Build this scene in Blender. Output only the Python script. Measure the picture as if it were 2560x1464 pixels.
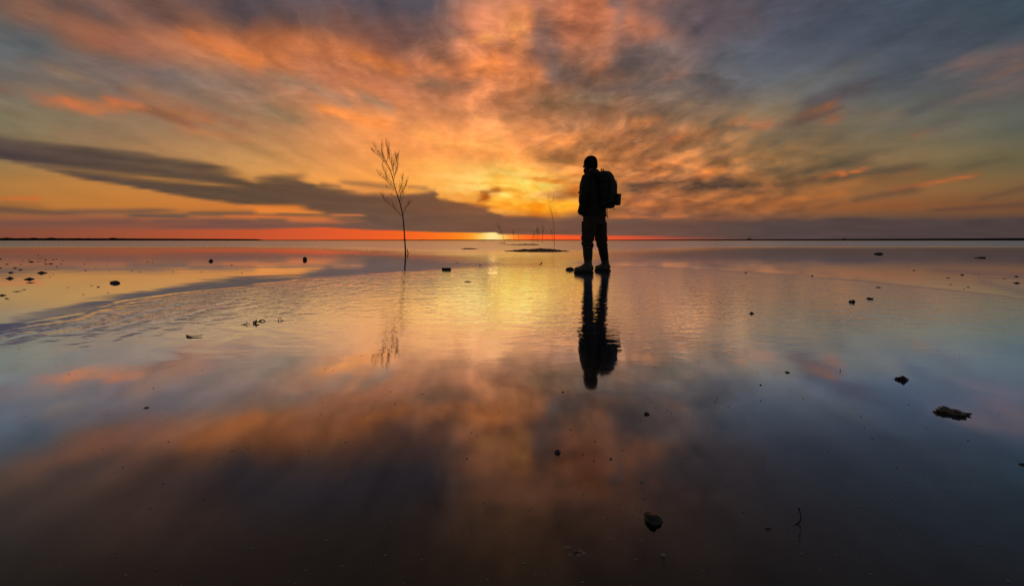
import bpy, bmesh, math, random
import numpy as np
from mathutils import Vector, Matrix, noise as mnoise
R=math.radians
for o in list(bpy.data.objects): bpy.data.objects.remove(o)
sc=bpy.context.scene; COL=sc.collection
# ------------------------------------------------------------------ camera
cam=bpy.data.cameras.new('camera'); cam_o=bpy.data.objects.new('camera',cam); COL.objects.link(cam_o)
cam_o.location=(0,0,0.5); cam_o.rotation_euler=(R(90),0,0)
cam.sensor_width=36; cam.lens=16.0; cam.shift_y=-131/2560; cam.clip_start=.05; cam.clip_end=30000
sc.camera=cam_o
sc.view_settings.view_transform='Standard'; sc.view_settings.look='None'; sc.view_settings.exposure=0; sc.view_settings.gamma=1
sc.view_settings.use_curve_mapping=False
# ------------------------------------------------------------------ sun: just above the horizon, left of centre
SUN_AZ=math.atan2(1232-1280,1138.0); SUN_EL=R(0.5)
sl=bpy.data.lights.new('sun','SUN'); sl.energy=0.0006; sl.angle=R(1.2); sl.color=(1,.50,.18)
so=bpy.data.objects.new('sun',sl); COL.objects.link(so)
_d=Vector((math.sin(SUN_AZ)*math.cos(SUN_EL),math.cos(SUN_AZ)*math.cos(SUN_EL),math.sin(SUN_EL)))
so.rotation_euler=_d.to_track_quat('Z','Y').to_euler(); so.location=(0,0,30)
FPX=1138.0; HY=601.0; CX=1280.0
# ---------- cloud painter: colours (display values) of the sky by direction ----------
_rs=np.random.RandomState(7)
_LAT=_rs.rand(256,256)
def vnoise(x,y):
    xi=np.floor(x).astype(int); yi=np.floor(y).astype(int); fx=x-xi; fy=y-yi
    fx=fx*fx*(3-2*fx); fy=fy*fy*(3-2*fy)
    a=_LAT[xi&255,yi&255]; b=_LAT[(xi+1)&255,yi&255]; c=_LAT[xi&255,(yi+1)&255]; d=_LAT[(xi+1)&255,(yi+1)&255]
    return (a*(1-fx)+b*fx)*(1-fy)+(c*(1-fx)+d*fx)*fy
def fbm(x,y,o=4):
    s=0; a=.5; t=0
    for k in range(o):
        s=s+a*vnoise(x*2**k+17.3*k,y*2**k+5.1*k); t+=a; a*=.5
    return s/t
def sstep(a,b,x):
    t=np.clip((x-a)/(b-a),0,1); return t*t*(3-2*t)
GX=[0,320,640,960,1280,1600,1920,2240,2560]
GRID=[(-270,[(80,70,66),(96,78,70),(92,76,70),(96,80,72),(130,100,80),(100,82,76),(80,74,76),(66,70,78),(58,66,76)]),
(-120,[(92,80,76),(116,90,80),(100,80,76),(98,82,80),(175,126,96),(128,98,90),(86,78,84),(72,78,90),(60,72,84)]),
(0,[(108,88,78),(118,90,82),(86,74,78),(92,80,86),(205,138,105),(155,110,96),(80,79,90),(74,82,96),(62,77,87)]),
(100,[(96,98,99),(146,102,82),(190,118,76),(130,90,76),(220,140,95),(148,108,95),(85,88,102),(78,85,97),(68,76,86)]),
(200,[(112,106,98),(130,114,106),(152,120,102),(200,126,88),(192,122,84),(112,97,92),(100,103,108),(83,88,95),(94,88,88)]),
(300,[(126,119,94),(146,122,98),(162,128,98),(222,150,98),(192,132,92),(138,104,78),(130,113,90),(110,105,92),(90,94,86)]),
(400,[(140,118,84),(166,132,92),(192,148,92),(236,160,92),(242,156,76),(172,116,74),(138,110,76),(126,108,78),(112,104,76)]),
(460,[(162,122,68),(186,132,68),(208,152,82),(244,166,80),(255,186,80),(156,104,68),(140,104,68),(136,103,66),(122,98,66)]),
(520,[(166,116,60),(190,126,60),(200,124,58),(160,102,66),(235,140,42),(140,92,66),(150,98,60),(132,90,57),(118,82,56)]),
(560,[(128,80,62),(140,82,62),(128,84,68),(112,82,68),(112,78,62),(112,76,62),(98,72,62),(84,66,62),(80,62,60)]),
(605,[(128,78,62),(150,80,60),(160,84,60),(120,80,64),(112,78,62),(105,74,64),(84,68,66),(78,64,64),(74,60,60)])]
# streaks: x0,y0,x1,y1,half width at both ends,colour,opacity
ST=[
(0,22,380,112,34,40,(142,97,77),.7),(190,58,390,158,28,34,(164,110,86),.8),(300,110,420,165,22,16,(154,112,98),.7),
(110,-20,330,62,22,10,(98,80,76),.8),(270,-10,430,72,16,14,(130,96,86),.8),(360,5,510,88,14,10,(108,80,71),.8),
(560,-20,640,40,60,40,(84,71,77),.8),(455,82,650,162,11,22,(208,125,74),.85),(560,130,740,165,12,24,(212,128,72),.8),
(-60,92,150,132,36,30,(92,97,100),.85),(120,132,470,190,18,14,(118,108,106),.7),(470,185,640,245,14,10,(140,118,106),.6),
(50,172,265,247,8,7,(106,95,88),.8),(130,172,260,216,9,5,(146,122,99),.7),(60,247,200,262,9,9,(180,116,80),.75),
(150,256,270,275,10,10,(200,122,76),1),(255,250,365,274,13,9,(206,122,74),1),(-40,208,95,234,4,3,(130,92,74),.7),
(60,216,250,240,7,6,(142,112,88),.6),(80,272,152,288,5,3,(166,116,82),.7),(10,276,125,303,4,3,(114,99,78),.7),
(262,208,365,243,6,5,(122,97,86),.75),(320,226,520,296,18,22,(166,120,90),.65),(395,274,540,306,8,6,(182,120,80),.8),
(365,272,490,318,7,9,(140,97,72),.8),(480,268,640,326,8,8,(152,106,82),.65),(440,322,640,352,6,8,(190,128,82),.6),
(260,322,400,372,5,3,(140,112,84),.5),(120,330,260,352,4,3,(150,118,88),.5),
# upper middle dark mass
(600,-40,1130,0,60,60,(86,79,88),.85),(640,30,900,70,30,30,(96,78,78),.8),(820,55,1000,110,34,30,(118,84,76),.8),
(690,80,980,150,18,24,(150,96,72),.6),
(640,100,960,156,24,26,(190,116,72),.75),(700,150,1010,205,26,20,(190,124,88),.6),(880,142,1030,182,9,11,(202,122,66),.8),
(840,180,960,244,8,8,(212,136,90),.75),(680,190,880,262,12,12,(150,128,108),.75),(740,222,850,258,8,8,(196,132,100),.5),(890,236,980,270,10,10,(160,134,112),.7),
(790,272,980,312,8,13,(252,156,80),.85),(1100,250,1210,296,14,14,(218,146,96),.6),(640,270,760,306,14,10,(146,128,100),.6),
(960,205,1130,265,12,10,(205,140,105),.5),
# right upper streaks
(2000,266,2190,206,13,13,(86,79,81),.85),(1960,312,2090,268,12,12,(96,76,68),.8),(2030,284,2080,260,6,5,(142,93,68),.8),(2078,303,2112,284,8,8,(152,98,70),.8),
(1940,228,2160,158,14,14,(104,101,97),.6),(2355,167,2580,132,11,15,(116,94,89),.8),(2440,206,2580,160,6,10,(116,92,85),.75),(2390,254,2580,208,7,9,(110,93,86),.75),
(2250,186,2410,128,10,10,(76,82,90),.6),(2240,286,2420,222,5,6,(84,83,81),.8),(2120,310,2260,285,14,10,(118,107,88),.6),(2280,235,2420,185,9,9,(96,96,94),.4),
(2290,338,2335,320,5,4,(150,100,74),.75),(2330,322,2420,290,7,8,(100,92,84),.6),
# right lower streaks
(1990,430,2190,396,8,13,(94,80,63),.85),(2070,400,2250,372,6,8,(108,94,72),.7),(2060,450,2320,410,7,8,(92,78,62),.85),(2045,445,2115,430,3,3,(196,112,60),.9),(2098,440,2172,421,2,3,(196,112,60),.9),
(1990,484,2170,452,9,9,(172,116,68),.7),(2290,465,2445,436,3,3,(186,105,60),.85),(2220,478,2310,462,4,4,(170,100,60),.7),(2130,503,2300,472,6,8,(98,75,58),.8),
(1920,470,2090,440,7,6,(112,82,60),.6),(1920,510,2120,480,6,6,(180,112,58),.6),(2160,455,2300,430,6,6,(140,100,66),.5),(2440,500,2580,465,5,7,(98,76,60),.6),
(2320,526,2580,510,3,6,(98,70,58),.85),(2100,520,2300,506,6,6,(140,88,56),.6),(1930,535,2100,510,5,5,(112,78,58),.6),
(2390,420,2520,395,6,6,(100,88,68),.5),
# golden zone, left
(-20,497,105,497,2,4,(198,106,56),.85),(0,506,110,513,3,4,(150,100,60),.6),
# dark bank wisps above its edge
(640,442,760,440,3,6,(150,112,72),.6),(850,454,985,468,5,6,(150,108,70),.8),(800,460,850,466,4,4,(140,104,68),.7),(1020,468,1070,470,3,3,(150,108,76),.7),
(880,470,1000,480,4,4,(222,150,80),.7),(700,458,860,478,3,4,(180,132,76),.6),
(1200,480,1250,478,3,7,(160,96,42),.8),(1195,506,1225,484,6,9,(168,98,42),.85),(1150,500,1210,510,3,5,(235,150,50),.7),
(1290,345,1480,400,9,6,(190,128,78),.6),(1180,300,1300,330,10,10,(235,165,100),.6),(1030,330,1180,372,10,8,(255,180,92),.5),
(880,330,1000,362,8,7,(245,160,88),.5),(1000,400,1150,430,9,6,(255,186,86),.5),
]
# soft blobs: x,y,rx,ry,rotation in degrees,colour,opacity
BL=[
(1050,88,135,58,8,(116,84,77),.85),(1120,150,60,38,20,(122,84,68),.85),(1150,60,40,60,0,(110,86,82),.7),(1060,15,45,25,0,(84,80,94),.8),(885,30,45,28,0,(98,86,92),.7),(830,20,30,18,0,(122,88,84),.6),
(960,105,50,20,10,(150,100,76),.5),(1195,10,60,14,-5,(150,116,100),.6),
(1195,48,66,32,8,(232,152,114),.95),(1272,78,36,46,0,(255,172,120),.95),(1214,92,24,14,0,(252,172,98),.85),(1230,165,56,30,0,(250,152,84),.95),(1180,112,36,26,0,(214,138,98),.75),
(1110,180,55,15,8,(216,136,86),.8),(1090,216,62,16,6,(150,118,96),.8),(1272,128,20,34,0,(168,108,86),.7),(1252,236,34,26,0,(164,108,76),.65),(1205,235,26,30,0,(232,150,98),.7),(1180,208,26,12,0,(150,116,98),.5),
(1292,70,26,54,0,(255,164,98),.85),(1345,85,34,56,0,(126,101,98),.85),(1368,118,28,36,0,(116,97,96),.7),(1330,150,30,22,0,(140,104,94),.6),(1470,28,80,44,-18,(216,134,96),.95),(1420,82,48,26,-20,(196,126,96),.7),(1475,92,40,20,0,(198,124,88),.7),
(1552,26,14,34,10,(120,105,108),.8),(1572,56,22,24,-20,(194,126,96),.85),(1640,74,62,24,6,(196,126,96),.95),(1620,14,50,18,0,(152,108,92),.6),(1660,40,30,14,0,(120,98,96),.6),(1755,50,110,72,0,(82,75,83),.85),(1880,58,40,34,0,(98,86,90),.5),
(1548,102,44,20,0,(122,92,84),.7),(1575,142,46,30,0,(98,85,86),.8),(1440,138,60,28,-6,(168,118,94),.7),(1492,166,26,24,-20,(172,114,84),.8),(1440,186,40,24,0,(110,89,80),.75),(1560,195,40,9,-6,(156,110,84),.7),(1390,176,30,30,0,(120,106,102),.7),(1600,180,40,20,0,(100,88,82),.6),
(1372,260,70,24,6,(120,95,72),.8),(1470,250,56,18,4,(126,111,92),.75),(1300,208,40,34,0,(208,132,82),.8),(1650,118,64,20,0,(122,108,106),.7),(1785,228,60,40,-10,(90,83,83),.8),(1685,192,44,11,-8,(138,103,88),.7),(1672,236,40,10,-12,(130,118,102),.6),
(1600,300,50,12,-6,(194,126,78),.75),(1860,150,70,46,0,(92,98,108),.6),(1520,230,60,14,-6,(104,90,84),.6),(1700,270,60,14,-10,(118,104,84),.6),
(1420,352,60,16,0,(232,150,82),.6),(1450,330,40,12,0,(220,146,86),.6),(1370,392,50,14,8,(126,100,66),.75),(1410,388,36,16,0,(120,94,66),.6),(1480,370,40,24,0,(160,118,80),.5),(1560,340,70,16,-6,(178,116,74),.5),
(1690,345,30,16,-30,(206,126,76),.7),(1740,345,70,9,-16,(116,90,68),.7),(1900,318,26,9,0,(190,118,78),.7),(1840,308,22,7,0,(184,116,78),.6),
(1590,468,46,12,4,(100,76,62),.85),(1640,430,24,10,0,(205,130,72),.6),(1770,430,38,12,-14,(214,134,74),.75),(1690,406,22,12,-30,(218,136,76),.7),(1640,408,30,8,0,(205,128,72),.55),(1780,462,80,11,-3,(104,80,64),.6),(1880,474,60,16,-8,(104,78,62),.6),(1660,455,40,8,4,(108,80,62),.6),(1940,425,40,12,-10,(102,84,64),.6),
(1720,500,60,8,-4,(190,120,66),.6),(1860,500,60,7,-10,(196,122,62),.6),(1600,510,60,7,0,(185,118,66),.55),(1560,430,40,14,0,(150,106,70),.6),(1560,520,50,7,0,(120,84,62),.6),
# sunlit core
(1210,470,190,50,6,(255,188,78),.6),(1405,470,90,36,6,(250,174,66),.5),(1110,436,130,26,6,(255,178,86),.5),
(1140,388,220,58,6,(248,164,86),.7),(1010,335,150,40,12,(240,160,96),.45),(1240,330,120,40,10,(240,160,96),.5),
(1200,450,120,36,6,(255,202,104),.85),(1285,440,70,26,4,(255,200,92),.8),(1330,476,100,32,8,(255,208,84),.9),(1260,505,50,16,6,(255,192,64),.8),(1310,515,60,11,4,(255,184,54),.8),(1400,516,66,15,-3,(255,168,28),.95),(1430,452,34,16,10,(236,160,74),.6),
(1392,488,52,9,4,(176,110,54),.75),(1345,448,44,8,16,(235,160,70),.5),(1425,478,40,14,-16,(150,100,60),.6),(1330,540,70,5,-2,(240,140,40),.6),
]
# layered streaks near the horizon
LO=[
(-40,523,190,536,9,4,(104,79,66),.9),(150,532,430,527,5,5,(116,86,70),.85),(320,538,480,541,3,4,(92,78,70),.9),(470,533,660,535,4,5,(106,83,68),.85),(0,541,330,543,3,3,(170,95,65),.6),
(350,548,520,553,4,4,(204,106,58),.75),(470,541,560,545,2,3,(196,106,60),.7),(555,541,660,543,3,5,(218,112,54),.85),(-40,557,370,553,7,7,(116,79,69),.8),(370,552,640,553,4,5,(112,79,68),.85),(400,567,700,564,5,5,(120,79,69),.85),
(-40,549,200,550,2,2,(150,88,66),.6),
(640,528,800,532,5,4,(236,142,58),.85),(640,524,760,524,4,3,(226,134,60),.8),(650,537,840,538,3,2,(110,82,66),.7),(640,543,830,549,5,4,(222,116,58),.85),(690,534,790,535,2,1,(110,84,66),.7),(640,549,720,551,3,3,(100,80,66),.7),(830,538,910,539,2,2,(226,128,64),.85),(720,552,860,556,3,3,(205,108,62),.7),(860,553,900,555,2,2,(150,92,66),.6),
(600,516,760,519,3,5,(232,138,58),.8),
(1520,541,1585,540,3,3,(206,118,64),.85),(1585,540,1625,542,2,2,(200,112,62),.8),(1655,541,1722,539,3,3,(204,116,64),.8),(1530,555,1615,555,4,3,(104,82,72),.8),(1480,548,1560,546,3,3,(140,90,64),.6),(1740,548,1830,545,3,3,(150,92,62),.6),
]
BANKX=[-700,0,100,200,300,400,500,560,600,640,700,745,780,840,900,1000,1050,1085,1110,1150,1200,1225,1240,1260,1300,1350,1400,1450,1500,1600,1700,1800,1920,2060,2150,2250,2400,2560,3300]
# upper edge of the grey bank (low stratus)
BT=[250,343,360,368,378,390,406,420,436,452,440,443,462,474,482,487,481,478,500,507,512,517,528,543,544,547,545,538,540,552,556,556,553,547,543,546,549,541,515]
# lower edge of the bank's upper lobe (sunset glow shows below it up to x ~ 850)
BB=[330,398,424,443,462,482,498,505,510,515,520,524,528,536,546,575,590,600,620,640,650,650,650,650,650,650,650,650,650,650,650,650,650,650,650,650,650,650,650]
BCX=[0,300,640,900,1200,1400,1700,1920,2560]
BC=[(74,62,63),(84,70,62),(90,72,58),(102,78,64),(120,82,62),(120,82,66),(106,76,66),(84,68,65),(76,63,62)]
SX=[-700,0,320,640,800,900,1100,1200,1236,1252,1300,1500,1650,1800,1950,2560,3300]
SE=[585,574,573,573,568,573,580,582,581,586,586,588,590,594,600,604,604]
SCX=[0,320,640,800,960,1100,1350,1450,1550,1650,1750,1920,2560]
SC=[(132,76,58),(158,82,56),(196,84,48),(218,88,46),(236,94,38),(250,100,32),(252,92,36),(242,88,42),(224,84,50),(178,80,58),(130,74,62),(92,70,66),(78,64,62)]
def lerpc(x,xs,cs):
    cs=np.array(cs,float); return np.stack([np.interp(x,xs,cs[:,k]) for k in range(3)],-1)
def paint(x,y):
    x=np.asarray(x,float); y=np.asarray(y,float)
    X=(x-CX)/FPX; Z=np.maximum((HY-y)/FPX,0.0)
    q=1/(Z+.06); u=X*q; v=q
    # cloud streets run away from the viewer on the sides; overhead the sheet breaks into clumps
    th=np.arctan2(HY-y+14,x-CX); rr=np.log(np.hypot(x-CX,HY-y+14)+60)
    A=th*9; B=rr*2.6
    w1=fbm(A+3,B+9,4)-.5; w2=fbm(A+40,B+31,4)-.5
    p1=fbm(x/95+3,y/62+9,4)-.5; p2=fbm(x/95+40,y/62+31,4)-.5
    cen=np.exp(-((x-1420)/420)**2)*sstep(480,330,y)
    amp=np.clip((HY-y)/420,0.04,1.0)
    xw=x+(w1*60*(1-cen)+p1*60*cen)*amp; yw=y+(w2*36*(1-cen)+p2*44*cen)*amp
    ys=np.array([g[0] for g in GRID],float)
    rows=np.stack([lerpc(xw,GX,g[1]) for g in GRID],0)
    yy=np.clip(yw,ys[0],ys[-1]); i=np.clip(np.searchsorted(ys,yy,side='right')-1,0,len(ys)-2)
    f=(yy-ys[i])/(ys[i+1]-ys[i]); f=f*f*(3-2*f)*.5+f*.5
    ii=np.indices(x.shape)
    c=rows[(i,)+tuple(ii)]*(1-f)[...,None]+rows[(i+1,)+tuple(ii)]*f[...,None]
    def put(c,a,col): return c*(1-a[...,None])+np.array(col,float)*a[...,None]
    for (bx,by,rx,ry,rot,col,op) in BL:
        cr,sr=math.cos(math.radians(rot)),math.sin(math.radians(rot))
        dx=xw-bx; dy=yw-by
        e=((dx*cr+dy*sr)/(rx*1.15))**2+((-dx*sr+dy*cr)/(ry*1.15))**2
        c=put(c,op*np.exp(-e**1.3),col)
    def streak(c,xx,yy,S,soft=1.45):
        x0,y0,x1,y1,wa,wb,col,op=S
        dx,dy=x1-x0,y1-y0; L=math.hypot(dx,dy)
        t=((xx-x0)*dx+(yy-y0)*dy)/(L*L); d=np.abs((xx-x0)*dy-(yy-y0)*dx)/L
        w=(wa+(wb-wa)*np.clip(t,0,1))*soft
        end=sstep(-.12,.12,t)*sstep(1.16,.84,t)
        return put(c,op*end*np.exp(-(d/w)**2*1.2),col)
    # streaky fibres along the cloud streets
    xs_=x+(w1*26+p1*24)*amp; ys_=y+(w2*14+p2*14)*amp
    for S in ST: c=streak(c,xs_,ys_,S)
    # mottled sheet right of the sun
    m=fbm(x/62+11,(y+x*.12)/20+4,4); m2=fbm(x/26+1,(y+x*.1)/9+14,3)
    zone=np.exp(-((x-1690)/330)**2-((y-430)/120)**2)
    mm=np.clip((m*.65+m2*.35-.5)*4,-1,1)*zone
    c=c+np.maximum(mm,0)[...,None]*np.array([66,34,10.])+np.minimum(mm,0)[...,None]*np.array([56,38,16.])
    # fibres in the sunlit core
    zone=np.exp(-((x-1320)/170)**2-((y-480)/62)**2)
    k=np.clip((fbm(x/48+4,(y-x*.08)/11+8,4)-.5)*4,-1,1)*zone
    c=c+np.maximum(k,0)[...,None]*np.array([30,34,40.])+np.minimum(k,0)[...,None]*np.array([18,44,36.])
    # fine streets everywhere
    s=fbm(A*2.6+20,B*1.1+3,4)-.5; s2=fbm(x/64+20,y/36+3,5)-.5
    rho=np.hypot(x-CX,HY-y)
    k=(s*.24*(1-cen)*sstep(150,600,rho)+s2*.50*cen)*np.clip((HY-y)/160,.1,1)
    c=c*(1+k)[...,None]+(k*np.clip((HY-y)/300,0,1))[...,None]*np.array([26,4,-14.])
    # grey bank
    nb=(fbm(x/70+3,y/9+2,4)-.5)*sstep(500,1100,x)+(fbm(x/230+3,(y-x*.14)/11+2,4)-.5)*sstep(1100,500,x); nb2=fbm(x/260+3,y/16+7,3)-.5
    top=np.interp(x+nb2*60,BANKX,BT)+nb*16*sstep(2300,1300,x)+nb*5; bot=np.interp(x+nb2*60,BANKX,BB)+nb*9
    st=np.interp(x,[0,600,760,1000,1250,1500,1900],[15,14,13,7,7,9,4])
    a=sstep(top-st,top+st*1.1,y)*sstep(bot+4,bot-5,y)
    gap=np.interp(x,[0,150,400,560,640],[404,420,449,463,470]); gw=np.interp(x,[0,200,450,600],[5,6,6,4])
    a=a*(1-.62*np.exp(-((y-gap-nb*8)/gw)**2)*sstep(640,540,x)*(.6+.8*(nb2+.5)))
    bc=lerpc(x,BCX,BC)*(1+nb[...,None]*.16)
    a=a*np.clip(.93+.5*(fbm(x/300+9,(y-x*.12)/8+1,4)-.5)*sstep(1000,600,x),0,.97)
    c=c*(1-a[...,None])+bc*a[...,None]
    yl=y+nb2*6+nb*3
    for S in LO: c=streak(c,x,yl,S)
    # clear strip under the bank, with the sun in it
    edge=np.interp(x,SX,SE)+nb*2.0; c0=lerpc(x,SCX,SC)
    soft=np.interp(x,[0,500,800,1100,1300,1600,1900],[16,8,3,2,2,3,4])
    a=sstep(edge-soft*.5,edge+soft*.6,y)
    g=np.exp(-np.abs((x-1226)/np.where(x<1226,95,62))**1.4)
    c0=c0*(1-g[...,None])+np.array([255,172,34.])*g[...,None]
    g=np.exp(-((x-1232)/38)**2)
    c0=c0*(1-g[...,None])+np.array([255,228,146.])*g[...,None]
    c=c*(1-a[...,None])+c0*a[...,None]
    wm=np.clip((c[...,0]-c[...,2])/70,0,1)[...,None]*sstep(545,520,y)[...,None]*(1-np.exp(-((x-1230)/170)**2-((y-450)/50)**2))[...,None]   # warmth of the lit sheet
    c=c*(1+wm*np.array([.02,-.045,-.09]))
    return np.clip(c,3,255)
# ------------------------------------------------------------------ world: low-sun sky with lit cloud sheets
def build_world():
    w=bpy.data.worlds.new('World'); sc.world=w; w.use_nodes=True
    nt=w.node_tree; nt.nodes.clear(); L=nt.links
    def N(t,**k):
        n=nt.nodes.new(t)
        for a,b in k.items(): setattr(n,a,b)
        return n
    def put(sock,v):
        if isinstance(v,bpy.types.NodeSocket): L.new(v,sock)
        else: sock.default_value=v
    def M(op,a,b=None,c=None,clamp=False):
        n=N('ShaderNodeMath',operation=op,use_clamp=clamp); put(n.inputs[0],a)
        if b is not None: put(n.inputs[1],b)
        if c is not None: put(n.inputs[2],c)
        return n.outputs[0]
    def mix(f,a,b,clampf=True):
        n=N('ShaderNodeMix',data_type='RGBA',clamp_factor=clampf); put(n.inputs[0],f); put(n.inputs[6],a); put(n.inputs[7],b); return n.outputs[2]
    def ramp(x,a,b,lo=0.0,hi=1.0):   # smooth lo..hi
        n=N('ShaderNodeMapRange',interpolation_type='SMOOTHSTEP'); put(n.inputs[0],x)
        for i_,v_ in enumerate((a,b,lo,hi)): n.inputs[1+i_].default_value=v_
        return n.outputs[0]
    def comb(x,y,z):
        n=N('ShaderNodeCombineXYZ'); put(n.inputs[0],x); put(n.inputs[1],y); put(n.inputs[2],z); return n.outputs[0]
    tc=N('ShaderNodeTexCoord'); sep=N('ShaderNodeSeparateXYZ')
    nrm=N('ShaderNodeVectorMath',operation='NORMALIZE'); L.new(tc.outputs['Generated'],nrm.inputs[0]); L.new(nrm.outputs[0],sep.inputs[0])
    dx,dy,dz0=sep.outputs
    dz=M('ABSOLUTE',dz0)
    # fine cloud texture: fibres along the streets, clumps overhead
    den=M('ADD',dz,.16)
    u=M('DIVIDE',dx,den); v=M('DIVIDE',dy,den)
    def tex(vec,scale,detail,rough=.55,dist=0.0):
        n=N('ShaderNodeTexNoise',noise_dimensions='3D'); put(n.inputs['Vector'],vec); n.inputs['Scale'].default_value=scale
        n.inputs['Detail'].default_value=detail; n.inputs['Roughness'].default_value=rough; n.inputs['Distortion'].default_value=dist; return n.outputs[0]
    fib=tex(comb(M('MULTIPLY',u,1.0),M('MULTIPLY',v,.22),0.0),5.0,5,.6,.3)
    clm=tex(comb(M('MULTIPLY',dx,1.0),dy,M('MULTIPLY',dz,2.4)),11.0,6,.58,.35)
    clm2=tex(comb(M('MULTIPLY',dx,1.0),dy,M('MULTIPLY',dz,3.2)),34.0,4,.6,.2)
    # table coordinates, gently warped
    wa=M('MULTIPLY',M('SUBTRACT',clm,.5),ramp(dz,.02,.25))
    th=M('DIVIDE',M('ARCTAN2',M('MAXIMUM',dz,1e-5),dx),math.pi)
    th=M('ADD',th,M('MULTIPLY',wa,.006))
    m=M('MULTIPLY',M('MINIMUM',th,M('SUBTRACT',1.0,th)),2.0,clamp=True)
    m=M('MULTIPLY',M('POWER',m,.6),.5)
    s=M('ADD',m,M('MULTIPLY',M('GREATER_THAN',th,.5),M('SUBTRACT',1.0,M('MULTIPLY',m,2.0))))
    r=M('DEGREES',M('ARCCOSINE',dy))
    r=M('MULTIPLY',r,M('ADD',1.0,M('MULTIPLY',M('SUBTRACT',clm2,.5),M('MULTIPLY',ramp(dz,.03,.2),.05))))
    az=M('DEGREES',M('ARCTAN2',dx,dy))
    e=M('DIVIDE',dz,M('SQRT',M('ADD',M('MULTIPLY',dx,dx),M('MULTIPLY',dy,dy))))
    az=M('ADD',az,M('MULTIPLY',M('SUBTRACT',clm2,.5),1.0))
    AZM=54.0
    sr=M('DIVIDE',az,AZM,clamp=True); sl_=M('ADD',M('DIVIDE',az,AZM),1.0,clamp=True)
    NP=200
    def disp(c):   # display value -> linear light (the background multiplies by about a tenth)
        c=np.clip(c/255,0,1); return 10*np.where(c<=.04045,c/12.92,((c+.055)/1.055)**2.4)
    def table(inp,xs,cols):
        n=N('ShaderNodeRGBCurve'); cm=n.mapping; cm.use_clip=False
        for k in range(3):
            cu=cm.curves[k]; cu.points[0].location=(xs[0],cols[0,k]); cu.points[1].location=(xs[-1],cols[-1,k])
            for i in range(1,len(xs)-1): cu.points.new(xs[i],cols[i,k])
        cm.update()
        L.new(inp,n.inputs['Color']); return n.outputs[0]
    S=np.linspace(0,1,NP)
    # polar sheet about the viewing axis (streets of cloud run away to one vanishing point)
    RR=[8.0+.9*i for i in range(26)]+[31.5+1.4*i for i in range(16)]+[56]
    mm=np.minimum(S,1-S)*2; T=(mm**(1/.6))/2; T=np.where(S>.5,1-T,T)*math.pi
    svec=comb(s,s,s); rvec=comb(sr,sr,sr); lvec=comb(sl_,sl_,sl_)
    # fine modulation of the lit sheets
    k=M('ADD',M('MULTIPLY',M('SUBTRACT',fib,.5),FIB),M('MULTIPLY',M('SUBTRACT',clm,.5),CLM))
    k=M('ADD',k,M('MULTIPLY',M('SUBTRACT',clm2,.5),CLM2))
    k=M('MULTIPLY',k,ramp(dz,.02,.30))
    # crisp wisps: the same sheet seen in perspective, lit edges and shaded hollows
    den2=M('ADD',dz,.10); pu=M('DIVIDE',dx,den2); pv=M('DIVIDE',dy,den2)
    wrp=N('ShaderNodeTexNoise',noise_dimensions='2D'); put(wrp.inputs['Vector'],comb(pu,pv,0.0)); wrp.inputs['Scale'].default_value=1.7; wrp.inputs['Detail'].default_value=3
    sw=N('ShaderNodeSeparateColor'); L.new(wrp.outputs['Color'],sw.inputs[0])
    qv=comb(M('ADD',pu,M('MULTIPLY',M('SUBTRACT',sw.outputs[0],.5),.45)),M('MULTIPLY',M('ADD',pv,M('MULTIPLY',M('SUBTRACT',sw.outputs[1],.5),.7)),.55),0.0)
    wz=N('ShaderNodeTexNoise',noise_dimensions='2D'); put(wz.inputs['Vector'],qv); wz.inputs['Scale'].default_value=3.4; wz.inputs['Detail'].default_value=8; wz.inputs['Roughness'].default_value=.62
    wn=wz.outputs[0]
    elv=M('DEGREES',M('ARCTANGENT',e))
    def zone(a0,e0,sa_,se_):
        q=M('ADD',M('POWER',M('DIVIDE',M('SUBTRACT',az,a0),sa_),2.0),M('POWER',M('DIVIDE',M('SUBTRACT',elv,e0),se_),2.0))
        return M('EXPONENT',M('MULTIPLY',q,-1.0))
    zn=M('ADD',M('ADD',zone(4,22,17,11),M('MULTIPLY',zone(18,9,15,5.5),.75)),M('MULTIPLY',zone(-27,20,17,8),.4),clamp=True)
    zn=M('MULTIPLY',zn,ramp(e,.03,.09))
    lit=M('MULTIPLY',ramp(wn,.50,.72),zn); shade=M('MULTIPLY',ramp(wn,.52,.34),zn)
    k=M('SUBTRACT',M('ADD',k,M('MULTIPLY',lit,.16)),M('MULTIPLY',shade,.15))
    mod=M('MULTIPLY',M('POWER',M('MAXIMUM',M('ADD',1.0,k),.05),2.2),.1)
    def mixs(f,a,b):
        n=N('ShaderNodeMixShader'); put(n.inputs[0],f); L.new(a,n.inputs[1]); L.new(b,n.inputs[2]); return n.outputs[0]
    def leaf(vec,x,x0,x1,c0,c1):
        mr=N('ShaderNodeMapRange'); L.new(x,mr.inputs[0]); mr.inputs[1].default_value=x0; mr.inputs[2].default_value=x1
        bg=N('ShaderNodeBackground'); L.new(mix(mr.outputs[0],table(vec,S,c0),table(vec,S,c1)),bg.inputs[0]); L.new(mod,bg.inputs[1]); return bg.outputs[0]
    def tree(vec,x,xs,cs):      # only the two rows around a direction are evaluated
        if len(xs)==2: return leaf(vec,x,xs[0],xs[1],cs[0],cs[1])
        h=len(xs)//2
        return mixs(M('GREATER_THAN',x,xs[h]),tree(vec,x,xs[:h+1],cs[:h+1]),tree(vec,x,xs[h:],cs[h:]))
    rows=[]
    for rr in RR:
        rho=FPX*math.tan(R(rr)); px=CX+rho*np.cos(T); py=HY-rho*np.sin(T)
        rows.append(disp(paint(px[None],np.maximum(py,-300)[None])[0]))
    high=tree(svec,r,RR,rows)
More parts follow.
